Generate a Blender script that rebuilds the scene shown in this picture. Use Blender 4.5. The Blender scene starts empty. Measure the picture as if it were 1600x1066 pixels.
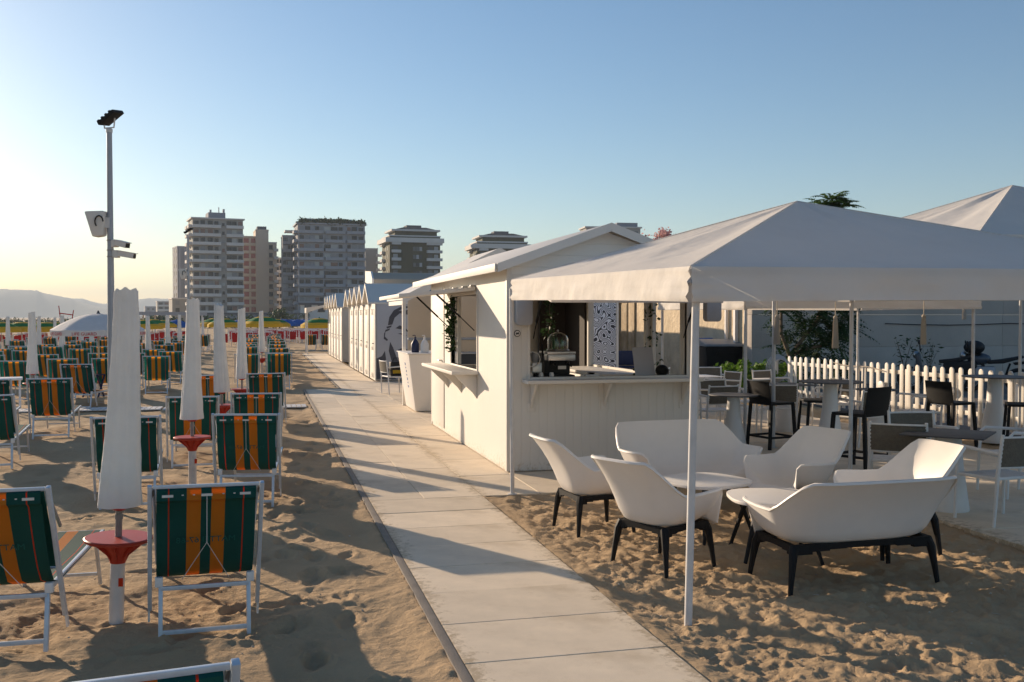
import bpy, bmesh, math, random
import numpy as np
from mathutils import Vector, Matrix
R = math.radians
rnd = random.Random(7)
scene = bpy.context.scene
COL = scene.collection

# ---------------------------------------------------------------- camera
H = 1.8; YAW = R(14.0); PITCH = R(1.38); F = 1555.0
cam_d = bpy.data.cameras.new('camera'); cam = bpy.data.objects.new('camera', cam_d); COL.objects.link(cam)
cam_d.lens = 35.0; cam_d.sensor_width = 36.0; cam_d.clip_end = 30000; cam_d.clip_start = 0.05
cam.location = (0, 0, H); cam.rotation_euler = (R(90) - PITCH, 0, -YAW)
scene.camera = cam
# ---------------------------------------------------------------- light
SUN_EL = R(14.2); SUN_AZ = R(-31.0)           # bearing from +Y, clockwise
world = bpy.data.worlds.new('World'); scene.world = world; world.use_nodes = True
wn = world.node_tree.nodes; wl = world.node_tree.links
sky = wn.new('ShaderNodeTexSky'); sky.sky_type = 'NISHITA'; sky.sun_disc = False
sky.sun_elevation = SUN_EL; sky.sun_rotation = SUN_AZ
sky.air_density = 1.0; sky.dust_density = 0.43; sky.ozone_density = 2.6
hs = wn.new('ShaderNodeHueSaturation'); hs.inputs['Saturation'].default_value = 1.12; hs.inputs['Value'].default_value = 1.0
wl.new(sky.outputs[0], hs.inputs['Color']); wl.new(hs.outputs[0], wn['Background'].inputs[0]); wn['Background'].inputs[1].default_value = 0.088
sd = bpy.data.lights.new('sun', 'SUN'); so = bpy.data.objects.new('sun', sd); COL.objects.link(so)
sd.energy = 4.7; sd.angle = R(0.5); sd.color = (1.0, 0.79, 0.575)
tosun = Vector((math.sin(SUN_AZ)*math.cos(SUN_EL), math.cos(SUN_AZ)*math.cos(SUN_EL), math.sin(SUN_EL)))
so.rotation_euler = tosun.to_track_quat('Z', 'Y').to_euler(); so.location = tosun*60
vs = scene.view_settings; vs.view_transform = 'Standard'; vs.look = 'None'; vs.exposure = 0.61; vs.gamma = 1.0
vs.use_curve_mapping = False
scene.cycles.volume_bounces = 0; scene.cycles.max_bounces = 8; scene.cycles.diffuse_bounces = 3
scene.cycles.transparent_max_bounces = 16
scene.cycles.sample_clamp_indirect = 6.0

# ---------------------------------------------------------------- helpers
def ray(px, py):
    a = (px-800)/F; b = (533-py)/F
    f = Vector((math.sin(YAW)*math.cos(PITCH), math.cos(YAW)*math.cos(PITCH), -math.sin(PITCH)))
    r = Vector((math.cos(YAW), -math.sin(YAW), 0)); u = r.cross(f)
    return f + r*a + u*b
def PZ(px, py, z=0.0):
    d = ray(px, py); t = (z-H)/d.z
    return (d.x*t, d.y*t)
def PD(px, d):                                   # ground position at view depth d (metres) seen in column px
    s = (px-800)/F
    return (d*(s*math.cos(YAW)+math.sin(YAW)), d*(math.cos(YAW)-s*math.sin(YAW)))

def h01(ix, iy, seed):
    n = (ix.astype(np.int64)*374761393 + iy.astype(np.int64)*668265263 + seed*974634777) & 0xffffffff
    n = ((n ^ (n >> 13))*1274126177) & 0xffffffff
    n = ((n ^ (n >> 16))*2246822519) & 0xffffffff
    return ((n ^ (n >> 15)) & 0xffff)/65535.0
def vn(x, y, seed=0):
    ix = np.floor(x); iy = np.floor(y); fx = x-ix; fy = y-iy
    fx = fx*fx*fx*(fx*(fx*6-15)+10); fy = fy*fy*fy*(fy*(fy*6-15)+10)
    a = h01(ix, iy, seed); b = h01(ix+1, iy, seed); c = h01(ix, iy+1, seed); d = h01(ix+1, iy+1, seed)
    return (a+(b-a)*fx+(c-a)*fy+(a-b-c+d)*fx*fy)*2-1
def sand_h(x, y):
    x = np.asarray(x, float); y = np.asarray(y, float)
    r = np.hypot(x, y)
    right = 1/(1+np.exp(-(x-1.6)*6))
    wx = x+0.12*vn(x*3.1, y*3.1, 31); wy = y+0.12*vn(x*3.3, y*3.3, 32)
    lft = 1-.55*right
    z = 0.014*lft*vn(x*0.55, y*0.55, 1)+0.026*lft*vn(wx*1.6, wy*1.3, 2)+0.014*vn(wx*3.6, wy*3.1, 3)
    rough = 0.55+0.45*vn(x*0.8, y*0.8, 9)+0.5*right
    z = z + rough*(0.010*(1-np.abs(vn(wx*7.5, wy*7.0, 4))*2) + 0.006*vn(wx*15, wy*14, 5)+0.0035*vn(x*31, y*29, 6))
    vx = x+.05*vn(x*9, y*9, 41)+.02*vn(x*21, y*21, 42); vy = y+.05*vn(x*9, y*9, 43)+.02*vn(x*21, y*21, 44)
    rid = (1-np.abs(vn(vx*8.5, vy*10, 12)))**2.4*.017+(1-np.abs(vn(vx*19, vy*22, 13)))**2.2*.012+np.maximum(0, vn(vx*13, vy*13, 14))*.012
    z = z + right*(rid-.016) + (1-right)*rough*(rid*.50-.010)
    z = z*np.clip(1.25-r/90, 0.5, 1)
    z = z - 0.012*np.clip(-x-4, 0, 60) - 0.006*np.clip(y-55, 0, 60)
    return z - 0.035
PAVED = [(0.94, 2.13, -30, 9.76), (0.94, 9.6, 9.76, 25.2), (1.83, 12.0, 25.2, 50.0), (5.80, 9.6, -30, 9.76)]
def gz(x, y):
    for a, b, c, d in PAVED:
        if a <= x <= b and c <= y <= d: return 0.0
    return float(sand_h(np.array([x]), np.array([y]))[0])

def link(o, parent=None):
    COL.objects.link(o)
    if parent is not None: o.parent = parent
    return o
def thing(name, label=None, cat=None, loc=(0, 0, 0), rz=0.0, group=None, kind=None, scale=None):
    o = bpy.data.objects.new(name, None); COL.objects.link(o)
    o.empty_display_size = 0.2
    o.location = loc; o.rotation_euler = (0, 0, rz)
    if scale: o.scale = (scale,)*3
    return tag(o, label, cat, group, kind)
def tag(o, label=None, cat=None, group=None, kind=None):
    if label: o['label'] = label
    if cat: o['category'] = cat
    if group: o['group'] = group
    if kind: o['kind'] = kind
    return o
KIDS = {}
def dup(root, loc=None, rz=None, label=None, group=None, parent=None, tilt=None):
    c = root.copy(); COL.objects.link(c); c.parent = parent
    if loc is not None: c.location = loc
    if rz is not None: c.rotation_euler = (0, 0, rz)
    if tilt is not None: c.rotation_euler = (tilt[0], tilt[1], rz or 0)
    if label: c['label'] = label
    if group: c['group'] = group
    for ch in list(KIDS.get(root.name, [])):
        cc = dup(ch, parent=c)
        KIDS.setdefault(c.name, []).append(cc)
    return c

class MB:
    def __init__(s): s.v = []; s.f = []; s.m = []; s.mi = 0
    def _add(s, vs_, fs):
        n = len(s.v); s.v += [tuple(p) for p in vs_]
        for f in fs: s.f.append(tuple(i+n for i in f)); s.m.append(s.mi)
        return s
    def box(s, x0, x1, y0, y1, z0, z1):
        return s._add([(x0,y0,z0),(x1,y0,z0),(x1,y1,z0),(x0,y1,z0),(x0,y0,z1),(x1,y0,z1),(x1,y1,z1),(x0,y1,z1)],
            [(0,3,2,1),(4,5,6,7),(0,1,5,4),(1,2,6,5),(2,3,7,6),(3,0,4,7)])
    def bar(s, p, q, w, h, up=(0,0,1)):
        p = Vector(p); q = Vector(q); d = (q-p).normalized(); up = Vector(up)
        a = d.cross(up)
        if a.length < 1e-4: a = d.cross(Vector((0,1,0)))
        a.normalize(); b = a.cross(d).normalized(); a *= w/2; b *= h/2
        return s._add([p-a-b, p+a-b, p+a+b, p-a+b, q-a-b, q+a-b, q+a+b, q-a+b],
            [(0,1,2,3),(7,6,5,4),(0,4,5,1),(1,5,6,2),(2,6,7,3),(3,7,4,0)])
    def tube(s, p, q, r0, r1=None, n=8, sx=1.0):
        r1 = r0 if r1 is None else r1
        return s.path([p, q], [r0, r1], n)
    def path(s, pts, r, n=8, closed=False):
        pts = [Vector(p) for p in pts]; k = len(pts)
        if not hasattr(r, '__len__'): r = [r]*k
        tang = []
        for i in range(k):
            a = pts[(i-1) % k] if (closed or i > 0) else pts[i]
            b = pts[(i+1) % k] if (closed or i < k-1) else pts[i]
            tang.append((b-a).normalized())
        ref = Vector((0,0,1)) if abs(tang[0].z) < .9 else Vector((1,0,0))
        nrm = (ref - tang[0]*ref.dot(tang[0])).normalized(); V = []
        for i in range(k):
            nrm = (nrm - tang[i]*nrm.dot(tang[i])).normalized(); bn = tang[i].cross(nrm)
            for j in range(n):
                t = 2*math.pi*j/n
                V.append(pts[i]+(nrm*math.cos(t)+bn*math.sin(t))*r[i])
        Fs = []
        for i in range(k if closed else k-1):
            i2 = (i+1) % k
            for j in range(n):
                Fs.append((i*n+j, i*n+(j+1) % n, i2*n+(j+1) % n, i2*n+j))
        if not closed:
            Fs.append(tuple(range(n-1, -1, -1))); Fs.append(tuple(range((k-1)*n, k*n)))
        return s._add(V, Fs)
    def lathe(s, prof, n=16, c=(0,0,0), cap=True):
        V = []; k = len(prof)
        for (r, z) in prof:
            for j in range(n):
                t = 2*math.pi*j/n; V.append((c[0]+r*math.cos(t), c[1]+r*math.sin(t), c[2]+z))
        Fs = [(i*n+j, i*n+(j+1) % n, (i+1)*n+(j+1) % n, (i+1)*n+j) for i in range(k-1) for j in range(n)]
        if cap: Fs.append(tuple(range(n-1, -1, -1))); Fs.append(tuple(range((k-1)*n, k*n)))
        return s._add(V, Fs)
    def sheet(s, rows, closed=False):
        nr = len(rows); nc = len(rows[0]); V = [p for r_ in rows for p in r_]; Fs = []
        for i in range(nr-1):
            for j in range(nc if closed else nc-1):
                j2 = (j+1) % nc
                Fs.append((i*nc+j, i*nc+j2, (i+1)*nc+j2, (i+1)*nc+j))
        return s._add(V, Fs)
    def poly(s, pts): return s._add(pts, [tuple(range(len(pts)))])
    def prism(s, pts, d):                       # pts: loop; d: extrusion vector
        n = len(pts); d = Vector(d); P = [Vector(p) for p in pts]
        return s._add(P+[p+d for p in P], [tuple(range(n-1,-1,-1)), tuple(range(n, 2*n))]+[(i,(i+1)%n,n+(i+1)%n,n+i) for i in range(n)])
    def ball(s, c, rx, ry, rz, n=10, m=7):
        V = []; Fs = []
        for i in range(m+1):
            ph = math.pi*i/m
            for j in range(n):
                t = 2*math.pi*j/n
                V.append((c[0]+rx*math.sin(ph)*math.cos(t), c[1]+ry*math.sin(ph)*math.sin(t), c[2]+rz*math.cos(ph)))
        for i in range(m):
            for j in range(n):
                Fs.append((i*n+j, (i+1)*n+j, (i+1)*n+(j+1)%n, i*n+(j+1)%n))
        return s._add(V, Fs)
    def build(s, name, mats, parent=None, bevel=0, smooth=True, solid=0, merge=False, ang=38, kind=None, label=None):
        me = bpy.data.meshes.new(name); me.from_pydata(s.v, [], s.f)
        if not isinstance(mats, (list, tuple)): mats = [mats]
        for m in mats: me.materials.append(m)
        if len(mats) > 1: me.polygons.foreach_set('material_index', s.m)
        if bevel or solid or merge:
            bm = bmesh.new(); bm.from_mesh(me)
            if merge: bmesh.ops.remove_doubles(bm, verts=bm.verts, dist=1e-4)
            if solid:
                bmesh.ops.recalc_face_normals(bm, faces=bm.faces)
                bmesh.ops.solidify(bm, geom=bm.faces[:], thickness=solid)
            if bevel:
                es = [e for e in bm.edges if len(e.link_faces) == 2 and e.calc_face_angle(0) > R(30)]
                bmesh.ops.bevel(bm, geom=es, offset=bevel, segments=2, profile=.6, affect='EDGES', clamp_overlap=True)
            bmesh.ops.recalc_face_normals(bm, faces=bm.faces)
            bm.to_mesh(me); bm.free()
        if smooth:
            me.polygons.foreach_set('use_smooth', [True]*len(me.polygons))
            me.set_sharp_from_angle(angle=R(ang))
        me.update()
        o = bpy.data.objects.new(name, me); COL.objects.link(o)
        if parent is not None:
            o.parent = parent; KIDS.setdefault(parent.name, []).append(o)
        if kind: o['kind'] = kind
        if label: o['label'] = label
        return o
def rowpts(n, f): return [f(i/(n-1)) for i in range(n)]

# ---------------------------------------------------------------- materials
def mat(name, col, rough=.55, metal=0, var=0.0, vs_=4.0, bump=0.0, bs=60.0, trans=0.0, objvar=0.0, spec=.4,
        dirt=None, coat=0.0, bdist=0.01, coord='Object', warm=None):
    m = bpy.data.materials.new(name); m.use_nodes = True
    nt = m.node_tree; N = nt.nodes; L = nt.links; bs_ = N['Principled BSDF']
    bs_.inputs['Roughness'].default_value = rough; bs_.inputs['Metallic'].default_value = metal
    bs_.inputs['Specular IOR Level'].default_value = spec
    if coat: bs_.inputs['Coat Weight'].default_value = coat
    tc = N.new('ShaderNodeTexCoord'); cout = None
    rgb = N.new('ShaderNodeRGB'); rgb.outputs[0].default_value = (*col, 1); cout = rgb.outputs[0]
    if var or dirt:
        no = N.new('ShaderNodeTexNoise'); no.inputs['Scale'].default_value = vs_; no.inputs['Detail'].default_value = 6
        no.inputs['Roughness'].default_value = .62
        L.new(tc.outputs[coord], no.inputs['Vector'])
        mr = N.new('ShaderNodeMapRange'); mr.inputs[1].default_value = .3; mr.inputs[2].default_value = .7
        mr.inputs[3].default_value = 1-var; mr.inputs[4].default_value = 1+var
        L.new(no.outputs[0], mr.inputs[0])
        hv = N.new('ShaderNodeHueSaturation'); L.new(cout, hv.inputs['Color']); L.new(mr.outputs[0], hv.inputs['Value']); cout = hv.outputs[0]
    if dirt:
        no2 = N.new('ShaderNodeTexNoise'); no2.inputs['Scale'].default_value = vs_*.37; no2.inputs['Detail'].default_value = 9
        no2.inputs['Roughness'].default_value = .7
        L.new(tc.outputs[coord], no2.inputs['Vector'])
        cr = N.new('ShaderNodeMapRange'); cr.inputs[1].default_value = dirt[1]; cr.inputs[2].default_value = dirt[1]+.16
        cr.inputs[4].default_value = dirt[2]; L.new(no2.outputs[0], cr.inputs[0])
        mx = N.new('ShaderNodeMix'); mx.data_type = 'RGBA'; L.new(cr.outputs[0], mx.inputs[0]); L.new(cout, mx.inputs[6])
        mx.inputs[7].default_value = (*dirt[0], 1); cout = mx.outputs[2]
    if objvar:
        oi = N.new('ShaderNodeObjectInfo'); mr2 = N.new('ShaderNodeMapRange'); mr2.inputs[3].default_value = 1-objvar; mr2.inputs[4].default_value = 1+objvar
        L.new(oi.outputs['Random'], mr2.inputs[0]); hv2 = N.new('ShaderNodeHueSaturation')
        L.new(cout, hv2.inputs['Color']); L.new(mr2.outputs[0], hv2.inputs['Value']); cout = hv2.outputs[0]
    L.new(cout, bs_.inputs['Base Color'])
    if bump:
        nb = N.new('ShaderNodeTexNoise'); nb.inputs['Scale'].default_value = bs; nb.inputs['Detail'].default_value = 5
        L.new(tc.outputs[coord], nb.inputs['Vector']); bp = N.new('ShaderNodeBump'); bp.inputs['Strength'].default_value = bump
        bp.inputs['Distance'].default_value = bdist; L.new(nb.outputs[0], bp.inputs['Height']); L.new(bp.outputs[0], bs_.inputs['Normal'])
    if trans:
        tr = N.new('ShaderNodeBsdfTranslucent'); L.new(cout, tr.inputs[0]); ms = N.new('ShaderNodeMixShader'); ms.inputs[0].default_value = trans
        out = N['Material Output']; L.new(bs_.outputs[0], ms.inputs[1]); L.new(tr.outputs[0], ms.inputs[2]); L.new(ms.outputs[0], out.inputs[0])
    m['cout'] = 1
    return m
def grooves(m, axis, pitch, width=.05, strength=.6, dist=.006):
    """vertical V-joints of boarding as fine relief"""
    nt = m.node_tree; N = nt.nodes; L = nt.links
    tc = N.new('ShaderNodeTexCoord'); sp = N.new('ShaderNodeSeparateXYZ'); L.new(tc.outputs['Object'], sp.inputs[0])
    if axis == 'XY':
        ad = N.new('ShaderNodeMath'); ad.operation = 'ADD'; L.new(sp.outputs[0], ad.inputs[0]); L.new(sp.outputs[1], ad.inputs[1]); src = ad.outputs[0]
    else: src = sp.outputs['XYZ'.index(axis)]
    dv = N.new('ShaderNodeMath'); dv.operation = 'DIVIDE'; L.new(src, dv.inputs[0]); dv.inputs[1].default_value = pitch
    pp = N.new('ShaderNodeMath'); pp.operation = 'PINGPONG'; L.new(dv.outputs[0], pp.inputs[0]); pp.inputs[1].default_value = .5
    mr = N.new('ShaderNodeMapRange'); mr.inputs[2].default_value = width; mr.clamp = True; L.new(pp.outputs[0], mr.inputs[0])
    bp = N.new('ShaderNodeBump'); bp.inputs['Strength'].default_value = strength; bp.inputs['Distance'].default_value = dist
    L.new(mr.outputs[0], bp.inputs['Height'])
    b = N['Principled BSDF']
    if b.inputs['Normal'].is_linked: L.new(b.inputs['Normal'].links[0].from_socket, bp.inputs['Normal'])
    L.new(bp.outputs[0], b.inputs['Normal'])
    return m

# sand: fine grain, darker damp patches, pale crests
m_sand = mat('sand', (.52, .37, .22), .95, var=.12, vs_=1.1, bump=.55, bs=190, bdist=.006, dirt=((.30, .20, .115), .60, .45), spec=.15)
def sandy(m):
    nt = m.node_tree; N = nt.nodes; L = nt.links; b = N['Principled BSDF']
    tc = N.new('ShaderNodeTexCoord'); nb = N.new('ShaderNodeTexNoise'); nb.inputs['Scale'].default_value = 26; nb.inputs['Detail'].default_value = 7; nb.inputs['Roughness'].default_value = .7
    L.new(tc.outputs['Object'], nb.inputs['Vector']); bp = N.new('ShaderNodeBump'); bp.inputs['Strength'].default_value = .7; bp.inputs['Distance'].default_value = .035
    L.new(nb.outputs[0], bp.inputs['Height']); L.new(b.inputs['Normal'].links[0].from_socket, bp.inputs['Normal']); L.new(bp.outputs[0], b.inputs['Normal'])
sandy(m_sand)
m_slab = mat('stone_slab', (.76, .63, .465), .8, var=.09, vs_=3.4, bump=.3, bs=110, bdist=.004, dirt=((.50, .38, .24), .50, .62), objvar=.09, coord='Object')
def sanded(m, mode):
    nt = m.node_tree; N = nt.nodes; L = nt.links; b = N['Principled BSDF']; src = b.inputs['Base Color'].links[0].from_socket
    ge = N.new('ShaderNodeNewGeometry'); sp = N.new('ShaderNodeSeparateXYZ'); L.new(ge.outputs['Position'], sp.inputs[0])
    def math_(op, a, c=None):
        n = N.new('ShaderNodeMath'); n.operation = op
        for i, v in enumerate((a, c)):
            if v is None: continue
            if isinstance(v, (int, float)): n.inputs[i].default_value = v
            else: L.new(v, n.inputs[i])
        return n.outputs[0]
    if mode == 'slab':
        e = None
        for x0, w in ((1.0, .22), (2.13, .20), (5.8, .4)):
            q = math_('SUBTRACT', 1, math_('DIVIDE', math_('ABSOLUTE', math_('SUBTRACT', sp.outputs[0], x0)), w)); e = q if e is None else math_('MAXIMUM', e, q)
        sc, th, colr = 14, .68, (.46, .35, .22)
    else:
        e = math_('SUBTRACT', 1, math_('DIVIDE', sp.outputs[2], .32)); sc, th, colr = 22, .70, (.52, .43, .32)
    e = math_('MULTIPLY', math_('MAXIMUM', e, 0), .26)
    no = N.new('ShaderNodeTexNoise'); no.inputs['Scale'].default_value = sc; no.inputs['Detail'].default_value = 8; no.inputs['Roughness'].default_value = .75
    L.new(ge.outputs['Position'], no.inputs['Vector'])
    no2 = N.new('ShaderNodeTexNoise'); no2.inputs['Scale'].default_value = 1.1; no2.inputs['Detail'].default_value = 3; L.new(ge.outputs['Position'], no2.inputs['Vector'])
    t = math_('ADD', math_('ADD', no.outputs[0], e), math_('MULTIPLY', math_('SUBTRACT', no2.outputs[0], .5), .28))
    mr = N.new('ShaderNodeMapRange'); mr.inputs[1].default_value = th; mr.inputs[2].default_value = th+.12; mr.inputs[4].default_value = .85; L.new(t, mr.inputs[0])
    mx = N.new('ShaderNodeMix'); mx.data_type = 'RGBA'; L.new(mr.outputs[0], mx.inputs[0]); L.new(src, mx.inputs[6]); mx.inputs[7].default_value = (*colr, 1)
    L.new(mx.outputs[2], b.inputs['Base Color'])
sanded(m_slab, 'slab')
m_kerb = mat('kerb_grey', (.25, .21, .17), .85, var=.15, vs_=6, bump=.3, bs=90)
m_paintw = mat('white_paint', (.73, .685, .615), .55, var=.025, vs_=2, bump=.08, bs=40)
m_boards = grooves(mat('white_boards', (.73, .685, .615), .55, var=.03, vs_=1.5, bump=.08, bs=30, dirt=((.62, .56, .47), .66, .35)), 'XY', .105)
sanded(m_boards, 'wall')
m_lap = grooves(mat('white_lap', (.80, .765, .70), .55, var=.03, vs_=1.5), 'Z', .14)
m_plast = mat('white_plastic', (.80, .765, .72), .38, var=.02, vs_=9, dirt=((.6,.52,.42), .66, .25))
m_black = mat('black_plastic', (.009, .009, .0095), .6, var=.2, vs_=12, spec=.22)
m_blackm = mat('black_matt', (.012, .012, .013), .6)
m_tent = mat('tent_fabric', (.80, .755, .69), .8, var=.035, vs_=1.3, bump=.35, bs=7, bdist=.03, trans=.28, dirt=((.60,.53,.44), .60, .4))
m_cover = mat('cover_fabric', (.80, .79, .76), .8, var=.05, vs_=5, bump=.6, bs=16, bdist=.012, trans=.25, dirt=((.62, .59, .53), .6, .4))
m_alu = mat('painted_tube', (.58, .63, .68), .38, metal=.25, var=.08, vs_=20)
m_aludk = mat('old_tube', (.30, .28, .26), .5, metal=.4, var=.1, vs_=20)
m_green = mat('green_canvas', (.003, .095, .078), .8, var=.12, vs_=3, bump=.4, bs=300, bdist=.002, trans=.28, objvar=.18)
m_orange = mat('orange_canvas', (.80, .27, .018), .8, var=.1, vs_=3, bump=.4, bs=300, bdist=.002, trans=.42, objvar=.12)
m_redln = mat('red_thread', (.72, .06, .012), .8, trans=.4)
m_print = mat('faded_print', (.012, .14, .115), .8, trans=.3)
m_red = mat('red_plastic', (.46, .035, .016), .45, var=.08, vs_=8, dirt=((.50, .22, .13), .55, .45))
m_redcv = mat('red_canvas', (.50, .018, .016), .8, var=.1, vs_=4, trans=.2)
m_post = mat('grey_post', (.66, .64, .61), .6, var=.08, vs_=10, dirt=((.42,.34,.26), .58, .5))
m_rope = mat('taupe_rope', (.17, .145, .11), .9, bump=.7, bs=70, bdist=.01, var=.15, vs_=30)
m_slate = mat('slate_top', (.085, .085, .088), .6, var=.2, vs_=9, dirt=((.16, .16, .165), .55, .6))
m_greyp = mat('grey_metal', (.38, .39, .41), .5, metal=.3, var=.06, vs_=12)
m_steel = mat('steel', (.45, .45, .45), .32, metal=1)
m_wood = mat('old_wood', (.36, .27, .16), .8, var=.25, vs_=5, bump=.4, bs=20, dirt=((.55, .47, .34), .5, .8))
m_conc = mat('wall_render', (.48, .42, .36), .9, var=.10, vs_=.7, bump=.4, bs=14, bdist=.02, dirt=((.36, .31, .26), .56, .6))
m_oldw = mat('old_plaster', (.62, .50, .34), .9, var=.16, vs_=1.6, bump=.8, bs=7, bdist=.05, dirt=((.30, .19, .10), .57, .8))
m_leaf_lit = mat('leaf', (.07, .125, .02), .6, var=.35, vs_=3, trans=.35)
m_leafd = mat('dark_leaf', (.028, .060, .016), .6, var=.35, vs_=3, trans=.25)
m_leafy = mat('bright_leaf', (.10, .19, .02), .6, var=.3, vs_=3, trans=.4)
m_bark = mat('bark', (.17, .125, .085), .9, var=.2, vs_=12, bump=.5, bs=40)
m_pink = mat('pink_blossom', (.62, .36, .34), .8, var=.2, vs_=5, trans=.35)
m_blind = grooves(mat('beige_blind', (.60, .53, .43), .8, var=.03, vs_=2, trans=.3), 'X', .35, .02, .3)
m_lgrey = mat('mural_ground', (.50, .49, .50), .8, var=.03, vs_=3)
m_dgrey = mat('mural_ink', (.095, .09, .10), .8)
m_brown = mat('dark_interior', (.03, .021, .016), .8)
m_yel = mat('yellow_canvas', (.75, .48, .03), .8, trans=.3)
m_grn2 = mat('bright_green_canvas', (.02, .22, .06), .8, trans=.3)
m_blue = mat('blue_canvas', (.02, .14, .48), .8, trans=.3)
m_dkcount = mat('dark_counter', (.035, .035, .04), .5)
m_navy = mat('navy', (.015, .022, .07), .5)
m_signb = mat('sign_blue', (.06, .32, .50), .5, var=.25, vs_=2)
m_asph = mat('yard_ground', (.16, .14, .125), .95, var=.15, vs_=1.5, bump=.6, bs=30, bdist=.02, dirt=((.27, .21, .14), .5, .6))
m_ink = mat('black_ink', (.01, .01, .01), .6)
m_redtx = mat('red_lettering', (.55, .02, .02), .7)
def glassmat():
    m = bpy.data.materials.new('glass'); m.use_nodes = True; b = m.node_tree.nodes['Principled BSDF']
    b.inputs['Transmission Weight'].default_value = 1; b.inputs['Roughness'].default_value = .03; b.inputs['IOR'].default_value = 1.45
    b.inputs['Base Color'].default_value = (.93, .96, .94, 1); return m
m_glass = glassmat()
# ================================================================ GROUND
def build_ground():
    fr = R(38); c0 = YAW
    fine = np.arange(-fr, fr, R(.135)); coarse = np.linspace(fr, 2*math.pi-fr, 70)
    ang = np.concatenate([fine, coarse[:-1]]) + c0
    rr = [0.02, .5, 1.0]; r = 1.3
    while r < 62: rr.append(r); r *= 1.0035 if r > 3 else 1.01
    while r < 6400: rr.append(r); r *= 1.13
    rr.append(6400); rr = np.array(rr)
    A, B = np.meshgrid(ang, rr); X = B*np.sin(A); Y = B*np.cos(A)
    Z = sand_h(X, Y)
    # footprints: shallow soles with a raised rim
    fp = random.Random(5)
    prints = []
    for tr in [((.55, 3.6), (.15, 10.5)), ((-.1, 4.2), (.6, 8.2)), ((-.45, 5.2), (.75, 15)), ((.2, 7.6), (.65, 19)), ((-2.6, 7), (-1.9, 15)), ((-4.2, 9), (-2.2, 13)), ((2.6, 4.2), (4.8, 4.9)),((2.5,5.2),(3.0,9.2)),((4.6,5.2),(5.5,8.8)),((-.6,10.5),(.3,24))]:
        (x0, y0), (x1, y1) = tr; L_ = math.hypot(x1-x0, y1-y0); n = int(L_/.55); a = math.atan2(y1-y0, x1-x0)
        for i in range(n):
            t = (i+.3*fp.random())/n; sgn = 1 if i % 2 else -1
            prints.append((x0+(x1-x0)*t-math.sin(a)*.12*sgn+fp.uniform(-.07, .07), y0+(y1-y0)*t+math.cos(a)*.12*sgn+fp.uniform(-.06, .06), a+fp.uniform(-.35, .35), fp.uniform(.8, 1.1)))
    for i in range(150):
        prints.append((fp.uniform(-5.5, .8), fp.uniform(3.2, 20), fp.uniform(0, 6.3), fp.uniform(.7, 1.15)))
    for i in range(120):
        prints.append((fp.uniform(2.3, 5.7), fp.uniform(3.5, 9.6), fp.uniform(0, 6.3), fp.uniform(.6, 1.1)))
    near = (B < 26)
    Xn = X[near]; Yn = Y[near]; Zn = Z[near]
    order = np.argsort(Yn); Ys = Yn[order]
    for (x, y, a, s) in prints:
        lo, hi = np.searchsorted(Ys, [y-.35, y+.35]); idx = order[lo:hi]
        dx = Xn[idx]-x; sel = np.abs(dx) < .35; idx = idx[sel]; dx = dx[sel]; dy = Yn[idx]-y
        u = (dx*math.cos(a)+dy*math.sin(a))/(.135*s); v = (-dx*math.sin(a)+dy*math.cos(a))/(.055*s*(1+.18*np.cos(u*2.2)))
        q = np.sqrt(u*u+v*v)
        s2 = s*(.45 if x > 2 else 1.0)
        Zn[idx] += -.026*s2*np.exp(-(q**4)*.9) + .011*s2*np.exp(-((q-1.35)/.33)**2)
    Z[near] = Zn
    # where paving lies the sand is dug out
    def pav(Xa, Ya, m=0.0):
        k = np.zeros(Xa.shape, bool)
        for a, b, c, d in PAVED: k |= (Xa > a+m) & (Xa < b-m) & (Ya > c+m) & (Ya < d-m)
        return k
    Z[pav(X, Y, .015)] = -.085
    dl = np.where((Y < 25.3) & (X < .97), .94-X, np.where((Y >= 25.2) & (X < 1.9), 1.83-X, np.where((X > 1.5) & (Y < 9.8), np.minimum(X-2.13, 9.76-Y), 9)))
    w_ = np.clip(1-dl/.22, 0, 1)*(dl > -.02)*(B < 62); w_ = w_*w_*(3-2*w_)
    Z = Z*(1-w_)+w_*(-.010+.010*vn(X*9, Y*7, 51)+.006*vn(X*23, Y*21, 52))
    Z[pav(X, Y, .015)] = -.085
    k = pav(X, Y, -.12) & ~pav(X, Y, .015)
    Z[k] = np.minimum(Z[k], .004)
    far = B > 200; Z[far] = -.9
    yard = (X > 10.9) & (Y > 5) & (B < 62); Z[yard] = np.minimum(Z[yard], -.06)
    nr, na = X.shape
    V = np.stack([X, Y, Z], -1).reshape(-1, 3)
    i = np.arange(nr-1)[:, None]*na; j = np.arange(na)[None, :]; j2 = (j+1) % na
    q = np.stack([(i+j).ravel(), (i+j2).ravel(), (i+na+j2).ravel(), (i+na+j).ravel()], -1).astype(np.int32)
    q = q[:, ::-1].copy()
    me = bpy.data.meshes.new('ground'); nq = len(q)
    me.vertices.add(len(V)); me.vertices.foreach_set('co', V.ravel().astype(np.float32))
    me.loops.add(nq*4); me.loops.foreach_set('vertex_index', q.ravel())
    me.polygons.add(nq); me.polygons.foreach_set('loop_start', np.arange(nq, dtype=np.int32)*4)
    me.polygons.foreach_set('use_smooth', np.ones(nq, bool)); me.update(calc_edges=True); me.validate()
    me.materials.append(m_sand)
    o = bpy.data.objects.new('ground', me); COL.objects.link(o); o['kind'] = 'structure'
build_ground()

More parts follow.
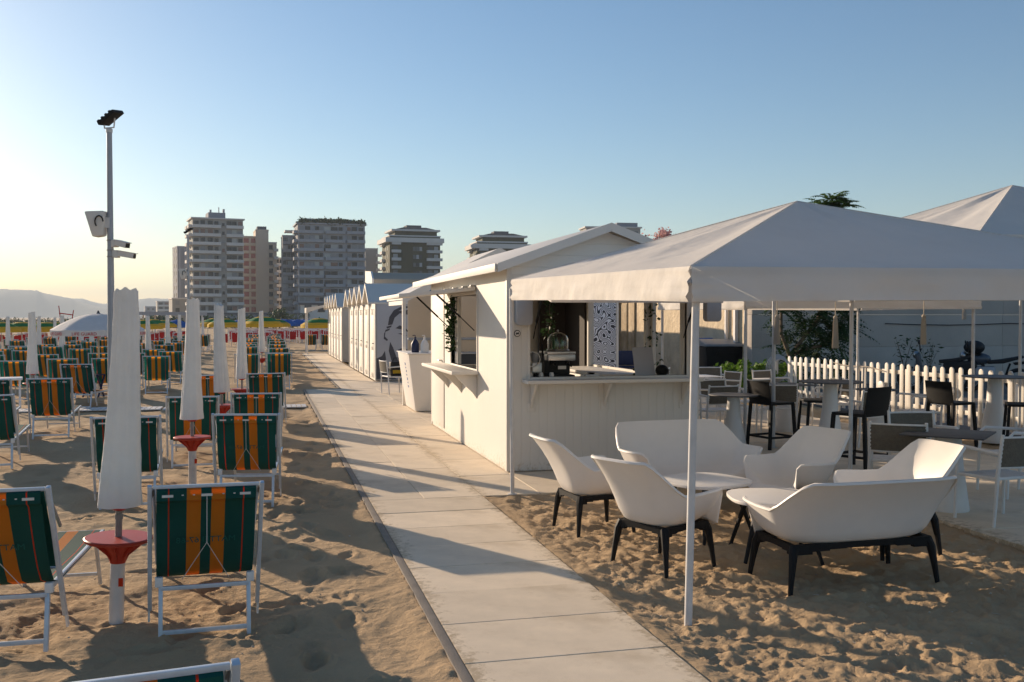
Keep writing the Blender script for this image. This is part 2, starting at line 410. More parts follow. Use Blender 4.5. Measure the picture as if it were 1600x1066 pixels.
# ---------------------------------------------------------------- paving: every slab a piece of its own
pv = thing('pavement', kind='structure'); slab_mesh = {}
def slab(x0, x1, y0, y1):
    w = round(x1-x0, 3); l = round(y1-y0, 3); key = (w, l)
    if key not in slab_mesh:
        b = MB().box(.0025, w-.0025, .0025, l-.0025, -.05, 0)
        o = b.build('slab', m_slab, pv, bevel=.0035, smooth=False); slab_mesh[key] = o.data
    else:
        o = bpy.data.objects.new('slab', slab_mesh[key]); COL.objects.link(o); o.parent = pv
    o.location = (x0, y0, rnd.uniform(-.0022, .0022)); o.rotation_euler = (rnd.uniform(-.0015, .0015), rnd.uniform(-.0015, .0015), 0)
y = 9.76-.675*10
for i in range(10): slab(1.0, 2.13, y, y+.675); y += .675
cols = [1.0, 1.53, 2.13, 2.74]+[2.74+.6*i for i in range(1, 4)]
def col(x0, x1, ya, yb, step, off=0):
    y = ya
    first = True
    while y < yb-.01:
        y2 = min(y+(step*off if (first and off) else step), yb); slab(x0, x1, y, y2); y = y2; first = False
col(1.0, 1.53, 9.76, 25.2, 1.287); col(1.53, 2.13, 9.76, 25.2, 1.287, .5); col(2.13, 2.73, 9.76, 25.2, 1.287)
for k, (a, b) in enumerate([(2.73, 4.0), (4.0, 5.15)]): col(a, b, 16.6, 25.2, 1.72)
col(2.73, 5.15, 9.76, 11.13, 1.37)
for k in range(4):
    a = 5.15+k*1.1125; col(a, a+1.1125, 9.76, 25.2, 1.287, .5 if k % 2 else 0)
for k in range(4):
    a = 5.8+k*.95; col(a, a+.95, 3.33, 9.76, 1.286, .5 if k % 2 else 0)
col(1.89, 3.0, 25.2, 50.0, 1.33)
col(3.0, 12.0, 25.2, 27.8, 1.3)
k_ = MB().box(.94, .998, -2, 25.2, -.08, .001).box(1.83, 1.888, 25.2, 50, -.08, .001).box(.998, 1.83, 25.2, 25.26, -.08, .0)
o = k_.build('kerb', m_kerb, bevel=.004); o['kind'] = 'structure'
sl = MB().box(2.74, 5.1, 11.18, 16.5, -.05, -.002).build('kiosk_footing', m_slab); sl['kind'] = 'structure'
yd = MB().box(10.95, 60, 8, 27, -.12, -.02).build('yard', m_asph); yd['kind'] = 'structure'
# slatted walkway mat laid across the sand
mt = thing('footpath', kind='structure')
x = -14.95; ym = 20.35
while x < .0:
    b = MB()
    for i in range(9): b.box(x+.01+i*.1, x+.095+i*.1, ym, ym+.62, .008, .026)
    b.box(x+.01, x+.9, ym+.1, ym+.14, -.002, .006).box(x+.01, x+.9, ym+.48, ym+.52, -.002, .006)
    o = b.build('mat_panel', m_post, mt); o['kind'] = 'stuff'; o.location.z = gz(x+.45, ym+.3)+.012; x += .93

# ================================================================ KIOSK
def rect_wall(b, axis, p, t, u0, u1, z0, z1, holes):
    """wall slab made of butted rectangles around its openings; axis 'X': plane x=p"""
    cuts = sorted(holes)
    def add(a, c, za, zb):
        if c-a < 1e-4 or zb-za < 1e-4: return
        if axis == 'X': b.box(p, p+t, a, c, za, zb)
        else: b.box(a, c, p, p+t, za, zb)
    u = u0
    for (a, c, za, zb) in cuts:
        add(u, a, z0, z1); add(a, c, z0, za); add(a, c, zb, z1); u = c
    add(u, u1, z0, z1)
KX0, KX1, KY0, KY1 = 2.73, 5.11, 11.17, 16.5
ks = thing('drinks_kiosk', 'white boarded drinks kiosk with open serving hatches beside the paved walkway', 'kiosk', (0, 0, 0))
ez = 2.40; az = 2.84; cx = (KX0+KX1)/2
b = MB(); rect_wall(b, 'X', KX0, .05, KY0+.05, KY1, .01, ez-.02, [(12.83, 14.7, 1.11, 2.10)]); b.build('side_wall', m_boards, ks)
b = MB(); rect_wall(b, 'X', KX1-.05, .05, KY0+.05, KY1, .01, ez-.02, [(11.6, 12.5, 1.05, 2.12), (12.75, 15.1, 1.05, 2.12)]); b.build('side_wall', m_boards, ks)
b = MB(); rect_wall(b, 'Y', KY0, .05, KX0, KX1, .01, ez-.1, [(3.0, 4.96, 1.10, 2.12)]); b.build('front_wall', m_boards, ks)
b = MB(); rect_wall(b, 'Y', KY1-.06, .05, KX0+.06, KX1-.06, .01, ez-.1, [(2.95, 4.35, 1.0, 2.15)]); b.build('back_wall', m_boards, ks)
for yy in (KY0, KY1-.06):
    MB().prism([(KX0, yy, ez-.1), (KX1, yy, ez-.1), (KX1, yy, ez), (cx, yy, az-.03), (KX0, yy, ez)], (0, .05, 0)).build('gable', m_lap, ks)
for (x_, y_) in ((KX0-.012, KY0-.012), (KX1-.048, KY0-.012), (KX0-.012, KY1-.05)):
    MB().box(x_, x_+.06, y_, y_+.06, 0.01, ez-.02).build('corner_trim', m_paintw, ks, bevel=.004)
ov = .17; yf = KY0-.2; yb = KY1+.85
sl_ = (az-ez)/(cx-KX0)
for s in (-1, 1):
    xe = KX0-ov if s < 0 else KX1+ov; zez = ez-ov*sl_
    MB().prism([(xe, yf, zez+.015), (cx, yf, az), (cx, yf, az+.05), (xe, yf, zez+.065)], (0, yb-yf, 0)).build('roof_panel', m_paintw, ks, bevel=.004)
    MB().prism([(xe-.004*s, yf-.024, zez-.03), (cx-.001*s, yf-.024, az-.045), (cx-.001*s, yf-.024, az+.055), (xe-.004*s, yf-.024, zez+.07)], (0, .022, 0)).build('bargeboard', m_paintw, ks)
    a, c = (xe-.026, xe-.004) if s < 0 else (xe+.004, xe+.026)
    MB().box(a, c, yf, yb, zez-.025, zez+.068).build('fascia', m_paintw, ks, bevel=.003)
# serving hatch on the walkway side: frame, shelf, raised flap with gas struts
b = MB()
for (a, c, za, zb) in ((12.79, 12.83, 1.07, 2.14), (14.7, 14.74, 1.07, 2.14)): b.box(KX0-.015, KX0+.06, a, c, za, zb)
b.box(KX0-.015, KX0+.06, 12.83, 14.7, 1.07, 1.11).box(KX0-.015, KX0+.06, 12.83, 14.7, 2.10, 2.14).build('window_frame', m_paintw, ks, bevel=.003)
sh = MB().box(KX0-.36, KX0-.002, 12.75, 15.3, 1.045, 1.09).build('counter', m_paintw, ks, bevel=.005)
for yy in (12.85, 13.9, 14.95):
    MB().prism([(KX0-.004, yy, 1.04), (KX0-.30, yy, 1.04), (KX0-.25, yy, .98), (KX0-.06, yy, .80), (KX0-.004, yy, .72)], (0, .03, 0)).build('bracket', m_paintw, sh, bevel=.003)
fl = MB().prism([(KX0-.02, 12.87, 2.15), (1.70, 12.87, 2.05), (1.70, 12.87, 2.10), (KX0-.02, 12.87, 2.20)], (0, 2.25, 0)).build('hatch_flap', m_boards, ks, bevel=.004)
for yy in (12.98, 14.72):
    MB().path([(KX0-.01, yy, 1.62), (KX0-.20, yy, 1.80)], .007, 6).path([(KX0-.20, yy, 1.80), (KX0-.52, yy, 2.10)], .013, 6).build('gas_strut', m_black, fl)
for yy in (12.95, 13.5, 14.2, 14.9):
    MB().box(KX0-.07, KX0-.003, yy, yy+.06, 2.20, 2.225).build('hinge', m_steel, fl, bevel=.002)
MB().box(KX0-.014, KX0-.002, 15.30, 16.42, .06, 2.28).build('door', m_boards, ks, bevel=.004)
MB().path([(KX0-.012, 15.42, 1.12), (KX0-.06, 15.42, 1.12), (KX0-.06, 15.54, 1.12)], .011, 8).build('door_handle', m_steel, ks)
# front hatch
b = MB()
for (a, c) in ((2.965, 3.0), (4.96, 4.995)): b.box(a, c, KY0-.015, KY0+.06, 1.06, 2.15)
b.box(3.0, 4.96, KY0-.015, KY0+.06, 1.06, 1.10).build('window_frame', m_paintw, ks, bevel=.003)
sh = MB().box(2.90, 5.06, KY0-.27, KY0-.002, 1.035, 1.075).build('counter', m_paintw, ks, bevel=.005)
for xx in (3.0, 3.9, 4.9):
    MB().prism([(xx, KY0-.004, 1.03), (xx, KY0-.24, 1.03), (xx, KY0-.20, .98), (xx, KY0-.06, .84), (xx, KY0-.004, .72)], (.03, 0, 0)).box(xx-.035, xx+.065, KY0-.012, KY0-.002, .70, .80).build('bracket', m_paintw, sh, bevel=.003)
fl = MB().prism([(2.98, KY0-.02, 2.13), (2.98, KY0-.95, 1.955), (2.98, KY0-.95, 2.0), (2.98, KY0-.02, 2.18)], (2.0, 0, 0)).build('hatch_flap', m_boards, ks, bevel=.004)
for xx in (3.04, 4.92):
    MB().path([(xx, KY0-.005, 1.55), (xx, KY0-.14, 1.74)], .007, 6).path([(xx, KY0-.14, 1.74), (xx, KY0-.42, 2.05)], .013, 6).build('gas_strut', m_black, fl)
# inside: worktop, dark partition and posts
MB().box(3.0, 4.96, KY0+.08, KY0+.72, 1.02, 1.055).build('worktop', m_greyp, ks, bevel=.004)
MB().box(4.45, 5.05, 12.75, 15.1, .98, 1.02).box(4.5, 5.05, 12.75, 15.1, .1, .975).build('back_counter', m_paintw, ks, bevel=.004)
MB().box(2.85, 3.2, 14.9, 16.4, .86, .92).box(2.9, 3.15, 15.0, 16.3, .1, .855).build('back_counter', m_greyp, ks, bevel=.004)
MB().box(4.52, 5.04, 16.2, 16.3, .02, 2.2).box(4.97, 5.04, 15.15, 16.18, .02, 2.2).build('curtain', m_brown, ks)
for (x_, y_) in ((5.0, 12.58), (5.0, 15.05), (2.79, 14.55)):
    MB().box(x_, x_+.06, y_, y_+.09, .02, 2.3).build('post', m_paintw, ks, bevel=.003)
MB().box(KX0+.3, KX1-.08, KY0+.07, KY0+.1, 2.2, 2.3).build('ceiling_rail', m_greyp, ks)
# round badge on the corner panel
lg = thing('round_badge', 'small round black and white badge fixed to the kiosk corner panel', 'sign', (2.845, KY0-.006, 1.61))
MB().lathe([(.038, 0), (.04, .004), (.038, .008)], 24).build('disc', m_ink, lg).rotation_euler = (R(90), 0, 0)
o = MB().lathe([(.031, 0), (.031, .003)], 24).build('ring', m_paintw, lg); o.rotation_euler = (R(90), 0, 0); o.location.y = -.0085
o = MB().prism([(-.02, 0, -.004), (-.012, 0, .012), (0, 0, .004), (.009, 0, .015), (.021, 0, .004), (.012, 0, -.013), (-.004, 0, -.008), (-.015, 0, -.016)], (0, .003, 0)).build('emblem', m_ink, lg); o.location.y = -.0145

# ivy garlands
def leafcloud(b, pts, size, n, rr, rd, droop=.3, aspect=1.6):
    for _ in range(n):
        c = Vector(rr.choice(pts)) + Vector((rr.gauss(0, rd), rr.gauss(0, rd), rr.gauss(0, rd)))
        d = Vector((rr.gauss(0, 1), rr.gauss(0, 1), rr.gauss(0, .6)-droop)).normalized()
        n_ = Vector((rr.gauss(0, 1), rr.gauss(0, 1), rr.gauss(0, 1))); sd_ = d.cross(n_).normalized(); s = size*rr.uniform(.6, 1.3)
        b._add([c, c+d*s*aspect*.45+sd_*s*.5, c+d*s*aspect, c+d*s*aspect*.45-sd_*s*.5], [(0, 1, 2, 3)])
def garland(x, y, z0, z1, label, n=190, rd=.035, curl=0):
    t = thing('ivy_garland', label, 'garland', (x, y, z0), group='ivy garlands on the kiosk')
    rr = random.Random(int(x*977+y*31)); pts = [(.02*math.sin(i*.9), .02*math.cos(i*1.3), (z1-z0)*i/16) for i in range(17)]
    if curl: pts += [(-.02-.025*i, 0, -.02+.01*math.sin(i*2)) for i in range(8)]
    MB().path([(p[0], p[1], p[2]) for p in pts[:17]], .005, 5).build('stem', m_bark, t)
    b = MB(); leafcloud(b, pts, .042, n, rr, rd); o = b.build('foliage', m_leafd, t, smooth=False); o['kind'] = 'stuff'
garland(2.70, 14.62, 1.32, 2.08, 'ivy garland hanging in the side hatch facing the walkway', 260)
garland(4.50, 15.5, 1.30, 2.12, 'ivy garland inside the kiosk beside the dark partition', 210, .045)
garland(5.08, 12.58, 1.07, 2.12, 'ivy garland trailing onto the counter at the right inside the front hatch', 250, .04, 1)

# things on the worktop
yy = KY0+.42
cm = thing('coffee_machine', 'black and chrome espresso machine on the worktop behind the front hatch', 'coffee machine', (3.46, yy, 1.056))
MB().box(-.17, .17, -.17, .2, .0, .05).box(-.16, .16, .0, .2, .052, .30).build('body', m_blackm, cm, bevel=.01)
MB().box(-.18, .18, -.17, .2, .302, .33).build('top', m_steel, cm, bevel=.006)
MB().box(-.17, .17, -.185, -.005, .22, .30).build('front_panel', m_steel, cm, bevel=.01)
for s in (-.09, .09):
    MB().lathe([(.03, .17), (.034, .22)], 14, (s, -.1, 0)).path([(s, -.12, .18), (s, -.27, .16)], .011, 7).build('portafilter', m_black, cm)
MB().box(-.05, .05, -.192, -.186, .12, .16).build('name_plate', m_paintw, cm)
lv = thing('coffee_grinder', 'chrome grinder with black handle left of the espresso machine', 'grinder', (3.17, yy-.02, 1.056))
MB().box(-.06, .06, -.1, .1, 0, .2).build('body', m_steel, lv, bevel=.015)
MB().lathe([(.035, .2), (.06, .3), (.055, .32)], 14).build('hopper', m_greyp, lv)
MB().path([(.08, -.05, .2), (.08, -.05, .42)], .012, 8).build('lever', m_black, lv)
MB().path([(-.06+.09*math.cos(t*math.pi/8), -.12, .14+.09*math.sin(t*math.pi/8)+.1) for t in range(16)], .006, 6, closed=True).build('hose', m_steel, lv)
for i, (xx, lab) in enumerate(((3.12, 'cups and trays'), )):
    pass
tr = thing('cup_rack', 'low black rack of upturned cups on the worktop corner of the front hatch', 'rack', (3.16, KY0+.2, 1.056))
MB().box(-.13, .2, -.06, .06, 0, .02).build('tray', m_blackm, tr, bevel=.004)
for i in range(5): MB().lathe([(.026, .022), (.03, .06), (.022, .085)], 12, (-.1+.065*i, 0, 0)).build('cup', m_black if i % 2 else m_plast, tr)
cl = thing('glass_cloche', 'domed glass cloche with green bottles standing on the espresso machine', 'cloche', (3.47, yy+.02, 1.388))
MB().lathe([(.135, 0), (.14, .01), (.135, .02)], 24).build('base', m_steel, cl)
pr = [(.128, .022), (.13, .12)]+[(.13*math.cos(t), .12+.11*math.sin(t)) for t in [.3, .6, .9, 1.2, 1.45]]+[(.004, .23)]
MB().lathe(pr, 28, cap=False).build('dome', m_glass, cl, solid=.003)
MB().ball((0, 0, .245), .014, .014, .016).build('knob', m_steel, cl)
m_bot = mat('bottle_green', (.06, .16, .03), .3)
for (a, c) in ((-.05, 0), (.0, .04), (.05, -.01)): MB().lathe([(.02, .022), (.022, .11), (.009, .14), (.009, .165)], 10, (a, c, 0)).build('bottle', m_bot, cl)
mb = thing('menu_board', 'pale blank menu panel leaning at the right end of the front hatch', 'sign', (4.58, KY0+.36, 1.056), rz=R(8))
o = MB().box(-.14, .14, 0, .012, 0, .38).build('panel', m_lgrey, mb, bevel=.003); o.rotation_euler = (R(-14), 0, 0)
o = MB().box(-.02, .02, .06, .14, 0, .2).build('easel_leg', m_black, mb)
rd_ = thing('radio_speaker', 'small round black loudspeaker on the worktop right of the menu panel', 'speaker', (4.83, KY0+.45, 1.056))
MB().ball((0, 0, .075), .085, .07, .075, 16, 10).build('body', m_black, rd_); MB().lathe([(.04, -.002), (.04, .004)], 16, (0, 0, 0)).build('foot', m_blackm, rd_)
nb = thing('napkin_box', 'white cloth and small dish beside the espresso machine', 'napkins', (3.85, yy-.12, 1.056))
MB().box(-.09, .09, -.06, .06, 0, .05).build('stack', m_plast, nb, bevel=.01); MB().lathe([(.03, .052), (.05, .07), (.052, .072)], 14).build('dish', m_black, nb)

# wall loudspeakers, rounded lower corners
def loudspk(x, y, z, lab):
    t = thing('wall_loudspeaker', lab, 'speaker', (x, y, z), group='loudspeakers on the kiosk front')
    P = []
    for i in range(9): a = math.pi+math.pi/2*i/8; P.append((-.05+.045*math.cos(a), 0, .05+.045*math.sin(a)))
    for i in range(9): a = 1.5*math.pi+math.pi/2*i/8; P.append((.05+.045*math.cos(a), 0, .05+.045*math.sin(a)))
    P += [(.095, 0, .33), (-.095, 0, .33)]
    MB().prism(P, (0, .12, 0)).build('cabinet', m_greyp, t, bevel=.008); MB().box(-.03, .03, .12, .2, .15, .22).build('bracket', m_greyp, t)  # white cabinets given grey, their shade put into the colour
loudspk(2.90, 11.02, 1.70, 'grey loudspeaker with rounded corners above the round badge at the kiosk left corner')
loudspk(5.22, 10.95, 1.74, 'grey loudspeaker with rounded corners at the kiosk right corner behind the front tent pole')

# ================================================================ TENTS
def canopy(name, label, x0, x1, y0, y1, zt, vh, az, poles, cz=(0, 0, 0, 0), seed=1, group=None, nseg=26):
    t = thing(name, label, 'gazebo', ((x0+x1)/2, (y0+y1)/2, 0), group=group)
    ox, oy = (x0+x1)/2, (y0+y1)/2
    C = [(x0-ox, y0-oy, zt+cz[0]), (x1-ox, y0-oy, zt+cz[1]), (x1-ox, y1-oy, zt+cz[2]), (x0-ox, y1-oy, zt+cz[3])]
    A = Vector((0, 0, az)); rr = random.Random(seed)
    for k in range(4):
        P = Vector(C[k]); Q = Vector(C[(k+1) % 4]); nrm = (Q-P).cross(A-P).normalized()
        rows = []
        for i in range(nseg+1):
            v = i/nseg; row = []
            for j in range(nseg+1):
                u = j/nseg; p = P.lerp(Q, u).lerp(A, v)
                w = float(vn(np.array([u*9+k*7+seed*3.]), np.array([v*2.5]), 5)[0])
                w2 = float(vn(np.array([u*26+k*5]), np.array([v*3.+u*14]), 8)[0])
                edge = min(u, 1-u)*(1-v)*2
                sag = -.045*abs(math.sin(2*math.pi*u))*math.sin(math.pi*min(1, v*1.02))*(1-v*.4)
                sag += (.016*w+.006*w2)*min(1, edge*6)*min(1, v*8)
                row.append(p+nrm*sag)
            rows.append(row)
        MB().sheet(rows).build('roof_panel', m_tent, t, merge=True, ang=80)
        d = (Q-P); out = Vector((d.y, -d.x, 0)).normalized()
        rows = []; nv = 7; nu = 60
        for i in range(nv+1):
            v = i/nv; row = []
            for j in range(nu+1):
                u = j/nu; p = P.lerp(Q, u)
                w = float(vn(np.array([u*16+k*11+seed]), np.array([v*1.3+k]), 3)[0])+.5*float(vn(np.array([u*44+k]), np.array([v*4.]), 4)[0])
                cn = math.exp(-min(u, 1-u)*14)
                off = .016*w*(.25+v*.9)*min(1, min(u, 1-u)*25)+.02*v+.012*cn*math.sin(v*17)
                row.append(p+out*(off+.006)-Vector((0, 0, vh*v*(1-.04*math.sin(math.pi*u)))))
            rows.append(row)
        MB().sheet(rows).build('valance', m_tent, t, ang=80)
        MB().path([C_ for C_ in [P.lerp(A, i/12)+Vector((0, 0, .002)) for i in range(13)]], .0055, 5).build('seam', m_tent, t)
        MB().path([P+out*.030-Vector((0, 0, vh)), Q+out*.030-Vector((0, 0, vh*.998))], .004, 4).build('hem', m_tent, t) if False else None
        MB().tube(P+Vector((0, 0, -.035))-out*.02, Q+Vector((0, 0, -.035))-out*.02, .016).build('eave_rail', m_post, t)
        MB().path([P-out*.03+Vector((0, 0, -.035)), A+Vector((0, 0, -.07))], .014, 6).build('rafter', m_post, t)
        M_ = P.lerp(Q, .5); MB().path([M_-out*.02+Vector((0, 0, -.035)), A+Vector((0, 0, -.07))], .011, 6).build('rafter', m_post, t)
    for (px_, py_, dx, dy, r) in poles:
        zc = zt-.03
        gzv = gz(px_, py_)
        MB().path([(px_-ox, py_-oy, gzv-(.03 if gzv < 0 else 0)), (px_+dx-ox, py_+dy-oy, zc)], [r, r], 14).build('pole', m_post, t)
        if gzv == 0: MB().lathe([(r*2.2, 0), (r*2.2, .008), (r*1.1, .01)], 14, (px_-ox, py_-oy, 0.001)).build('foot_plate', m_post, t)
    return t
canopy('white_gazebo', 'white fabric gazebo over the lounge chairs in front of the kiosk', 2.45, 6.35, 5.46, 9.82, 2.12, .21, 2.78,
       [(2.46, 5.50, .055, .02, .0235), (2.44, 9.77, -.005, .02, .022), (6.31, 9.78, 0, 0, .022), (6.31, 5.5, 0, 0, .028)], cz=(-.02, 0, .06, .06), seed=1)
canopy('white_gazebo', 'taller white gazebo whose pale roof rises at the right edge of the photo', 6.65, 11.05, 8.2, 12.45, 2.60, .24, 3.40,
       [(6.80, 12.40, -.0, 0, .026), (10.80, 12.40, 0, 0, .022), (10.8, 8.25, 0, 0, .022)], seed=2)
canopy('white_gazebo', 'low white gazebo over the dining tables behind the bar stools', 6.72, 10.68, 13.10, 16.3, 2.12, .2, 2.75,
       [(6.76, 13.15, 0, 0, .024), (10.62, 13.18, 0, 0, .026), (10.62, 16.25, 0, 0, .022), (6.76, 16.25, 0, 0, .022)], seed=3)

# macrame tassels hanging from the tent frame
def tassel(x, y, z0, z1, lab):
    t = thing('macrame_tassel', lab, 'tassel', (x, y, z1), group='tassels hanging under the tents')
    L_ = z1-z0
    MB().path([(0, 0, 0), (0, 0, -L_*.42)], .006, 5).build('cord', m_blind, t)
    b = MB(); rr = random.Random(int(x*100))
    for i in range(22):
        a = 2*math.pi*i/22; r1 = .02+.008*rr.random(); r0 = .028+.012*rr.random()
        b.path([(.018*math.cos(a), .018*math.sin(a), -L_*.40), (r1*math.cos(a), r1*math.sin(a), -L_*.55), (r0*math.cos(a), r0*math.sin(a), -L_*(.97+.03*rr.random()))], [.006, .008, .009], 4)
    b.ball((0, 0, -L_*.42), .028, .028, .03, 10, 6)
    b.build('fringe', m_blind, t)
for (px, d, z0, z1, lab) in ((1214, 13.6, 1.42, 2.09, 'leftmost macrame tassel, beside the thick white tent pole'), (1305, 13.3, 1.38, 2.09, 'macrame tassel in front of the dark tree'),
                            (1443, 13.5, 1.42, 2.09, 'macrame tassel hanging left of the motorcycles'), (1506, 19.0, 1.75, 2.09, 'small far macrame tassel between the two right tent poles')):
    X_, Y_ = PD(px, d); tassel(X_, Y_, z0, z1, lab)
# ================================================================ LOUNGE FURNITURE
def shell_mesh(W, D, seat=.335, arm=.60, back=.80, nth=72, flare=.07):
    """one-piece moulded bucket: open towards +Y, back at -Y"""
    def sup(t, a, b, n):
        c, s = math.cos(t), math.sin(t)
        k = (abs(c)**n+abs(s)**n)**(-1/n)
        return a*k*c, b*k*s
    rings = []
    sw, sd_ = W/2-.10, D/2-.09
    prof = [0, .3, .62, .86, .96, 1.0]                     # seat radial
    wall = [.12, .3, .5, .7, .88, .97, 1.0]
    def rimz(x, y, t):
        # y front is +; the back corner lifts to the backrest
        yy = y/(D/2); xx = x/(W/2)
        f = min(1, max(0, (-.46-yy)/.42)); f = f*f*(3-2*f)                   # 1 at back
        g = 1/(1+math.exp((abs(xx)-.985)*-60)) if False else 1
        a = arm+.02*max(0, yy)
        z = a+(back-a)*f
        fr = 1/(1+math.exp(-(yy-.80)*17))                  # front opening
        side = min(1, max(0, (abs(xx)-.62)/.36)); side = side*side*(3-2*side)
        zf = seat+.012+(a-.02-seat)*side
        return z*(1-fr)+zf*fr, f, fr*(1-side)
    th = [2*math.pi*i/nth for i in range(nth)]
    S = [sup(t, sw, sd_, 3.6) for t in th]; Rm = [sup(t, W/2, D/2, 4.6) for t in th]
    Z = [rimz(Rm[i][0], Rm[i][1], th[i]) for i in range(nth)]
    for p in prof:
        row = []
        for i in range(nth):
            x, y = S[i][0]*p, S[i][1]*p
            z = seat-.02*(1-p*p)+(.035*(p**6))*(1-Z[i][2])-.012*(1-(y/sd_))
            row.append((x, y, z))
        rings.append(row)
    for w in wall:
        row = []
        for i in range(nth):
            zr, f, fr = Z[i]; k = w**.62
            x = S[i][0]+(Rm[i][0]-S[i][0])*k; y = S[i][1]+(Rm[i][1]-S[i][1])*k
            lean = -flare*2.6*f*w*w; y += lean*(1 if y < 0 else .0)
            if fr > .5: y = S[i][1]+(.055)*w
            x *= (1+.02*w*w)*(1-.13*f*w*(.65/W)**1.2*1.1)
            z0 = seat+.035*(1-fr)-.012*(1-(S[i][1]/sd_)); z = z0+(zr-z0)*w
            if fr > .5: z = z0-.03*w*w
            row.append((x, y, z))
        rings.append(row)
    # rolled lip
    last = rings[-1]; row = []
    for i in range(nth):
        x, y, z = last[i]; l = math.hypot(x, y) or 1
        row.append((x+.014*x/l, y+.014*y/l, z-.004))
    rings.append(row); row2 = [(x+.003*x/math.hypot(x, y), y+.003*y/math.hypot(x, y), z-.014) for (x, y, z) in row]; rings.append(row2)
    b = MB(); b.sheet(rings, closed=True); b._add([(0, 0, seat-.032)]+rings[0], [])
    return b
def make_seat(kind, W, D, label, cat, arm=.56, back=.81):
    t = thing(kind, label, cat)
    b = shell_mesh(W, D, arm=arm, back=back)
    b.build('shell', m_plast, t, merge=True, solid=.013, ang=60)
    sw, sdp = W/2-.12, D/2-.11
    f = MB()
    L = [(-sw, -sdp), (sw, -sdp), (sw, sdp), (-sw, sdp)]
    for i in range(4):
        p, q = L[i], L[(i+1) % 4]; n = 8
        for k in range(n):
            u0, u1 = k/n, (k+1)/n; h = lambda u: .038+.04*(abs(2*u-1)**3)
            a = (p[0]+(q[0]-p[0])*u0, p[1]+(q[1]-p[1])*u0); c = (p[0]+(q[0]-p[0])*u1, p[1]+(q[1]-p[1])*u1)
            hz = (h(u0)+h(u1))/2
            f.bar((*a, .318-hz/2), (*c, .318-hz/2), .036, hz)
    f.build('under_frame', m_black, t)
    for (x, y) in L:
        sx = 1 if x > 0 else -1; sy = 1 if y > 0 else -1
        pts = [(x-.01*sx, y-.01*sy, .305), (x+.010*sx, y+.010*sy, .25), (x+.028*sx, y+.024*sy, .13), (x+.048*sx, y+.038*sy, -.02)]
        MB().path(pts, [.034, .030, .022, .015], 8).build('leg', m_black, t)
    return t
def put(o, X, Y, rz, dz=0):
    o.location = (X, Y, gz(X, Y)+dz); o.rotation_euler = (0, 0, rz)
GA = 'white moulded lounge armchairs on the sand'
a0 = make_seat('lounge_armchair', .68, .66, 'leftmost white armchair, nearest the kiosk, turned right towards the table', 'armchair'); tag(a0, group=GA)
put(a0, 2.75, 8.13, R(-84), .012)
for (X, Y, r, lab) in ((2.84, 6.80, -65, 'white armchair seen from behind just left of the front tent pole'),
                       (4.66, 8.15, 109, 'white armchair standing right of the far white sofa, facing the camera'),
                       (4.72, 6.78, 92, 'white armchair partly hidden behind the backrest of the near sofa')):
    c = dup(a0, (X, Y, gz(X, Y)+.012), R(r), lab)
GS = 'white moulded two-seat sofas on the sand'
s0 = make_seat('lounge_sofa', 1.30, .68, 'near white two-seat sofa with its back to the camera', 'sofa', back=.775); tag(s0, group=GS)
put(s0, 3.93, 6.18, R(2), .012)
dup(s0, (3.97, 8.85, gz(3.97, 8.85)+.012), R(183), 'far white two-seat sofa facing the camera in front of the kiosk')
def ctable(X, Y, rz, lab):
    t = thing('coffee_table', lab, 'coffee table', (X, Y, gz(X, Y)), R(rz), 'low white tables between the lounge chairs')
    P = []
    for i in range(40):
        a = 2*math.pi*i/40; c, s = math.cos(a), math.sin(a); k = (abs(c)**3+abs(s)**3)**(-1/3); P.append((.35*k*c, .35*k*s, .43))
    MB().prism(P, (0, 0, .028)).build('tabletop', m_plast, t, bevel=.008)
    MB().box(-.2, .2, -.2, .2, .405, .428).build('sub_frame', m_black, t, bevel=.01)
    for sx in (-1, 1):
        for sy in (-1, 1): MB().path([(.17*sx, .17*sy, .42), (.29*sx, .29*sy, -.02)], [.022, .014], 8).build('leg', m_black, t)
ctable(3.60, 7.72, 20, 'low white coffee table in front of the far sofa')
ctable(3.80, 6.90, -15, 'low white coffee table between the near sofa and the armchair by the pole')

# ================================================================ BAR AND DINING FURNITURE
def make_stool():
    t = thing('bar_stool')
    MB().box(-.225, .225, -.21, .21, .60, .635).build('seat', m_black, t, bevel=.01)
    rows = []
    for i in range(9):
        v = i/8; z = .62+.30*v; y = -.2-.05*v
        rows.append([(x_/10*.225, y-.03*(1-(x_/10)**2), z) for x_ in range(-10, 11)])
    MB().sheet(rows).build('backrest', m_black, t, solid=.014)
    for sx in (-1, 1):
        for sy in (-1, 1):
            MB().bar((.21*sx, .19*sy, .61), (.235*sx, .23*sy, .0), .036, .036, (0, 1, 0)).build('leg', m_black, t)
    for p, q in (((-.205, -.21, .16), (.205, -.21, .16)), ((-.205, .21, .16), (.205, .21, .16)), ((-.225, -.21, .16), (-.225, .21, .16)), ((.225, -.21, .16), (.225, .21, .16))):
        MB().bar(p, q, .024, .028).build('stretcher', m_black, t)
    return tag(t, cat='bar stool', group='black bar stools at the tall tables')
st = make_stool()
SP = [(6.80, 12.45, -78, 'black bar stool left of the nearer tall table, beside the thick tent pole'),
      (6.83, 10.40, 24, 'black bar stool standing in front of the nearer tall table, back to the camera'),
      (7.62, 12.62, 75, 'black bar stool behind the white cone of the nearer tall table'),
      (9.20, 11.85, -80, 'black bar stool left of the tall table at the right edge'),
      (9.95, 11.35, 55, 'black bar stool cut by the right edge of the photo')]
for i, (X, Y, r, lab) in enumerate(SP):
    if i == 0: st.location = (X, Y, 0); st.rotation_euler = (0, 0, R(r)); st['label'] = lab
    else: c = dup(st, (X, Y, 0), R(r), lab); c.scale = (1.07,)*3 if i == 1 else (1, 1, 1)
